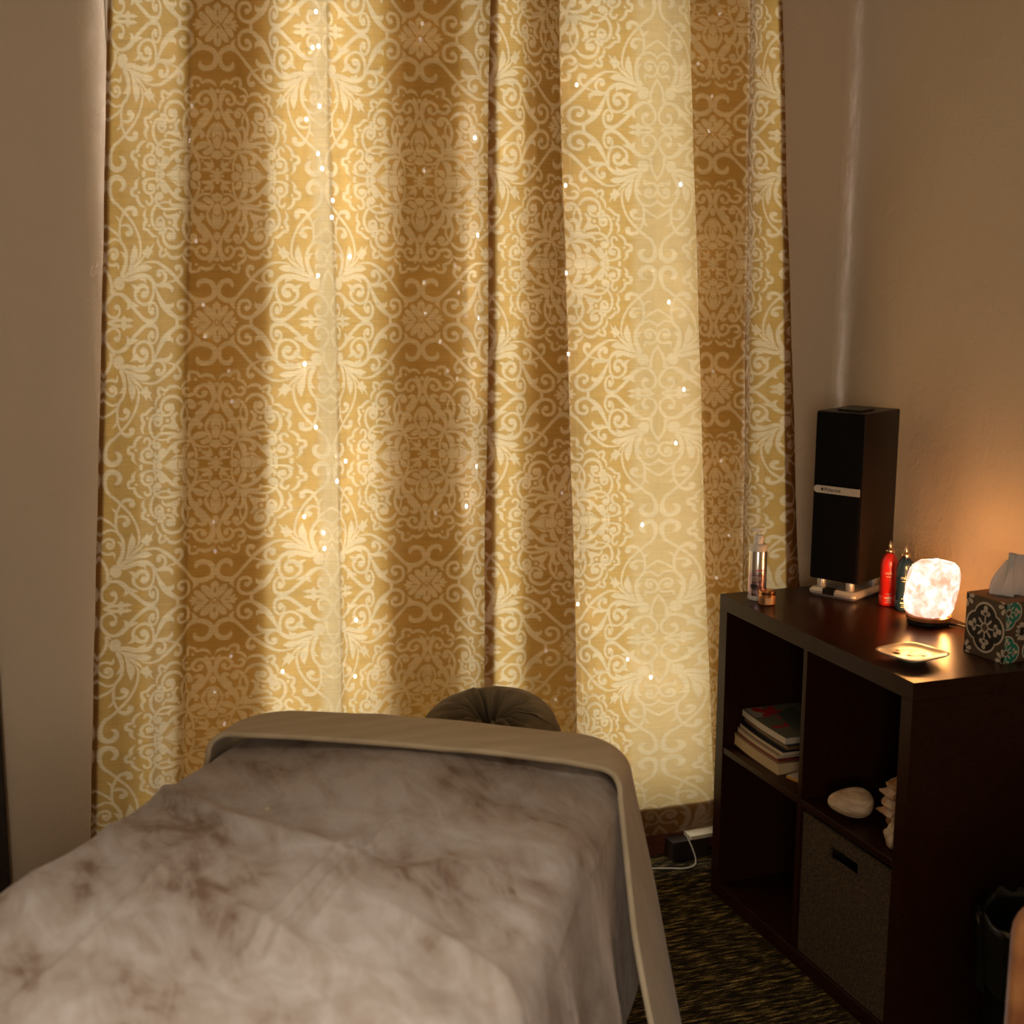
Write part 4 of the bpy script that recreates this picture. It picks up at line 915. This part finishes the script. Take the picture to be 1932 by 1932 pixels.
book('dark planner with brown page edges below the top book', 1.652, 1.84, yN-.006, 2.860, BZ+.0595, .010, C('cover_black2', (.014, .011, .010)), C('pages_brown', (.16, .08, .03)), .018, .002)
topb = book('white edged paperback with red flower cover on top of the stack', 1.652, 1.81, yN+.004, 2.866, BZ+.070, .017, C('cover_grey', (.13, .12, .075)), C('pages_white', (.56, .47, .36)), .018, .0)
bx0 = -.079
b = MB()
def cov(poly, mi):
    poly = [(x, y) for x, y in poly]
    dx_ = -.022 if mi else 0; b.prism([(x+dx_, y+(.03 if mi else 0)) for x, y in poly], .0172 if mi == 2 else .0168, .0176 if mi == 2 else .0173, mi)
cov([(-.074, .045), (-.03, .045), (-.03, .098), (-.074, .098)], 0); cov([(-.01, -.09), (.07, -.09), (.07, .05), (.01, .03)], 1)
for q in [petal(cx_, cy2, a_, 0, l_, l_*.5, 7) for cx_, cy2, a_, l_ in ((.0, .03, 2.4, .05), (.0, .03, 1.1, .04), (.0, .03, -.3, .06), (.0, .03, 3.6, .035), (.03, -.03, .4, .05), (.03, -.03, 2.2, .045), (.03, -.03, 4.2, .05), (-.02, -.06, 3.0, .03), (-.02, -.06, .5, .05))]: cov(q, 2)
b.v = [(x, y, z+.0004+.018*max(0, (y+.101)/.202-.35)**2) for x, y, z in b.v]
b.build('cover_print', [C('print_pale', (.36, .30, .24)), C('print_green', (.06, .07, .05)), C('print_red', (.42, .015, .012))], topb)
nt_ = thing('note_pad', 'small white note pad lying by the stacked books', 'note pad', (1.675, 2.614, BZ), math.radians(14))
b = MB(); b.box(-.022, .03, -.035, .032, 0, .008); b.build('paper_block', C('notes_white', (.60, .52, .42)), nt_)
b = MB(); b.box(-.024, .03, -.036, .034, 0, .0012); b.box(-.0245, -.0225, -.036, .034, 0, .0065); b.build('backing_card', C('notes_amber', (.48, .24, .05)), nt_)

# ------------------------------------------------------------------ shells
M_shell = noisy('clam_shell', (.40, .26, .15), (.62, .46, .30), 24, .45, (1, 1, 3))
v = coords(M_shell); wvn = N(M_shell, 'ShaderNodeTexWave', wave_type='RINGS'); wvn.inputs['Scale'].default_value = 55; wvn.inputs['Distortion'].default_value = 1.2; L(M_shell, v, wvn.inputs[0])
L(M_shell, bump(M_shell, wvn.outputs['Fac'], .25, .002), P(M_shell).inputs['Normal'])
cs = thing('clam_shell', 'large pale clam shell lying in the open upper compartment', 'shell', (1.652, 2.386, BZ), math.radians(152))
def valve(sgn):
    u_, v_ = np.meshgrid(np.linspace(0, math.pi*2, 49), np.linspace(0, 1, 20))
    rx = .047*(1+.10*np.cos(u_)); ry = .034*(1-.12*np.cos(u_))
    r_ = np.sin(v_*math.pi/2); x = rx*r_*np.cos(u_); y = ry*r_*np.sin(u_)
    z = .024*np.cos(v_*math.pi/2)**.8*(1-.30*np.cos(u_)*r_)+.0006*np.sin(r_*60)
    beak = np.exp(-((x-.040)**2+(y)**2)/.00022); x = x+beak*.004; z = z+beak*.002
    P_ = np.stack([x, y, z*sgn], -1); return P_
tl = math.radians(-34)
for sgn, nm in ((1, 'upper_valve'), (-1, 'lower_valve')):
    V = valve(sgn); y_ = V[..., 1]*math.cos(tl)-V[..., 2]*math.sin(tl); z_ = V[..., 1]*math.sin(tl)+V[..., 2]*math.cos(tl); V[..., 1] = y_; V[..., 2] = z_+.0365
    grid_mesh(nm, V, M_shell, cs, True, None, sgn < 0)
M_conch = noisy('conch_shell', (.36, .16, .05), (.55, .42, .30), 22, .45, lo=.40, hi=.60)
cn = thing('conch_shell', 'spiky orange and cream conch standing at the right of the compartment', 'shell', (1.705, 2.276, BZ))
u_, v_ = np.meshgrid(np.linspace(0, math.pi*2, 73), np.linspace(0, 1, 60))
rp = np.interp(v_[:, 0], [0, .08, .25, .5, .75, .9, 1], [.010, .026, .042, .047, .036, .016, .002])[:, None]
spk_ = np.clip(np.cos(u_*7+v_*14), 0, 1)**4*np.clip(np.sin(v_*math.pi*7), 0, 1)**2
r_ = rp*(1+.10*np.sin(v_*math.pi*14)+.42*spk_)
V = np.stack([r_*np.cos(u_+v_*2), r_*np.sin(u_+v_*2), .148*v_+.004*spk_], -1); grid_mesh('shell_body', V, M_conch, cn, True)
b = MB(); b.lathe([(.012, -.0002), (.015, .004), (.012, .012)], (0, 0, 0), 14); b.build('shell_lip', M_conch, cn, smooth=True)
M_coral = noisy('coral', (.30, .20, .11), (.62, .50, .36), 50, .7, (1, 1, 1), .5, .004)
cc = thing('coral_piece', 'knobbly cream coral piece in front of the conch', 'coral', (1.648, 2.222, BZ))
b = MB()
for (x, y, z, r) in ((0, 0, .016, .019), (-.004, .016, .022, .014), (.006, -.012, .024, .014), (0, .004, .036, .016), (-.002, .016, .040, .010), (.004, -.004, .050, .012), (0, .010, .055, .009), (-.012, .020, .030, .008), (-.008, .002, .010, .016)):
    b.lathe([(r*math.sin(a), -r*math.cos(a)) for a in [math.pi*k/8 for k in range(9)]], (x, y, z if z > r else r), 14)
o = b.build('coral_body', M_coral, cc, smooth=True); o.modifiers.new('rough', 'REMESH').voxel_size = .0028; o.modifiers['rough'].use_smooth_shade = True

# ------------------------------------------------------------------ waste bin with black bag
wb = thing('waste_bin', 'small waste bin lined with a black plastic bag beside the shelf end', 'waste bin', (1.815, 1.985, 0))
M_bag = mat('black_bag', (.010, .012, .010), .28, spec=.6)
b = MB(); b.lathe([(.085, .001), (.09, .005), (.112, .30), (.112, .31), (.106, .31), (.085, .01), (.01, .008)], (0, 0, 0), 32); b.build('bin_body', M_black, wb, auto=40)
u_, v_ = np.meshgrid(np.linspace(0, math.pi*2, 97), np.linspace(0, 1, 40))
rp = np.interp(v_[:, 0], [0, .1, .35, .6, .72, .82, 1], [.02, .085, .096, .104, .112, .124, .117])[:, None]
zp = np.interp(v_[:, 0], [0, .1, .35, .6, .72, .82, 1], [.012, .014, .12, .27, .330, .335, .19])[:, None]
fo = (fbm(np.cos(u_)*3+4, np.sin(u_)*3+v_*2+4, 3, 6)-.5)*np.clip((v_-.6)*6, 0, 1)
r_ = rp*(1+.22*fo+.03*np.sin(u_*15+v_*4)*np.clip((v_-.65)*5, 0, 1)); zq = zp+.09*fo*np.clip((v_-.6)*4, 0, 1)
r_[:, -1] = r_[:, 0]; zq = np.broadcast_to(zq, r_.shape).copy(); zq[:, -1] = zq[:, 0]
grid_mesh('plastic_bag', np.stack([r_*np.cos(u_), r_*np.sin(u_), zq], -1), M_bag, wb, True)

# ------------------------------------------------------------------ chair at the right edge
M_suede = noisy('rust_suede', (.30, .10, .03), (.52, .22, .07), 16, .85, (1, 1, 1), .2, .004, sheen=.2)
ch = thing('chair', 'rust brown mottled chair at the right edge of the picture', 'chair', (1.405, 1.235, 0), math.radians(-28))
Mb = Matrix.Translation((0, .19, 0)) @ Matrix.Rotation(math.radians(90), 4, 'X')
b = MB(); b.loft([[(x*k, y, z) for x, y in rrect(-.20, .20, .38, .672, .06, 6)] for z, k in ((-.02, .97), (-.014, 1), (.014, 1), (.02, .97))], 0, Mb); b.build('backrest', M_suede, ch, auto=50)
b = MB(); b.bevbox(-.20, .20, -.20, .19, .40, .45, .03, seg=4); b.build('seat', M_suede, ch, auto=50)
for sx in (-.17, .17):
    for sy in (-.17, .165):
        b = MB(); b.tube([(sx, sy, 0), (sx, sy, .40)], [.013, .018], 12); b.build('leg', M_darkdoor, ch, smooth=True)

# ------------------------------------------------------------------ floor odds under the curtain
blk = MB(); blk.bevbox(1.592, 1.700, 3.098, 3.146, .0005, .053, .002)
tag(blk.build('wooden_block', noisy('block_dark', (.018, .010, .007), (.03, .016, .010), 20, .5)), 'dark wooden block on the carpet under the curtain hem', 'block')
b = MB(); b.bevbox(-.105, .105, -.020, .020, .0, .011, .002, M=Matrix.Translation((1.748, 3.122, .0535)) @ Matrix.Rotation(math.radians(3), 4, 'Z'))
tag(b.build('thin_board', noisy('pale_board', (.66, .56, .36), (.72, .62, .42), 12, .6)), 'pale thin board resting on the dark wooden block under the curtain', 'board')
cabp = [(1.612, 3.085, .10), (1.622, 3.075, .075), (1.632, 3.062, .045), (1.637, 3.055, .022), (1.632, 3.05, .006), (1.60, 3.045, .0035), (1.56, 3.06, .0032), (1.50, 3.075, .0032), (1.40, 3.07, .0032), (1.25, 3.03, .0032)]
def crom(pts, sub=8):
    a = np.array(pts); p = np.vstack([2*a[0]-a[1], a, 2*a[-1]-a[-2]]); out = []
    for i in range(1, len(p)-2):
        for t_ in np.linspace(0, 1, sub, endpoint=False):
            out.append(.5*((2*p[i])+(-p[i-1]+p[i+1])*t_+(2*p[i-1]-5*p[i]+4*p[i+1]-p[i+2])*t_**2+(-p[i-1]+3*p[i]-3*p[i+1]+p[i+2])*t_**3))
    return [tuple(q) for q in out]+[tuple(a[-1])]
b = MB(); b.tube(crom(cabp), .0021, 8); tag(b.build('cable', M_cable_w, None, smooth=True), 'thin white cable curling from under the curtain onto the carpet', 'cable')
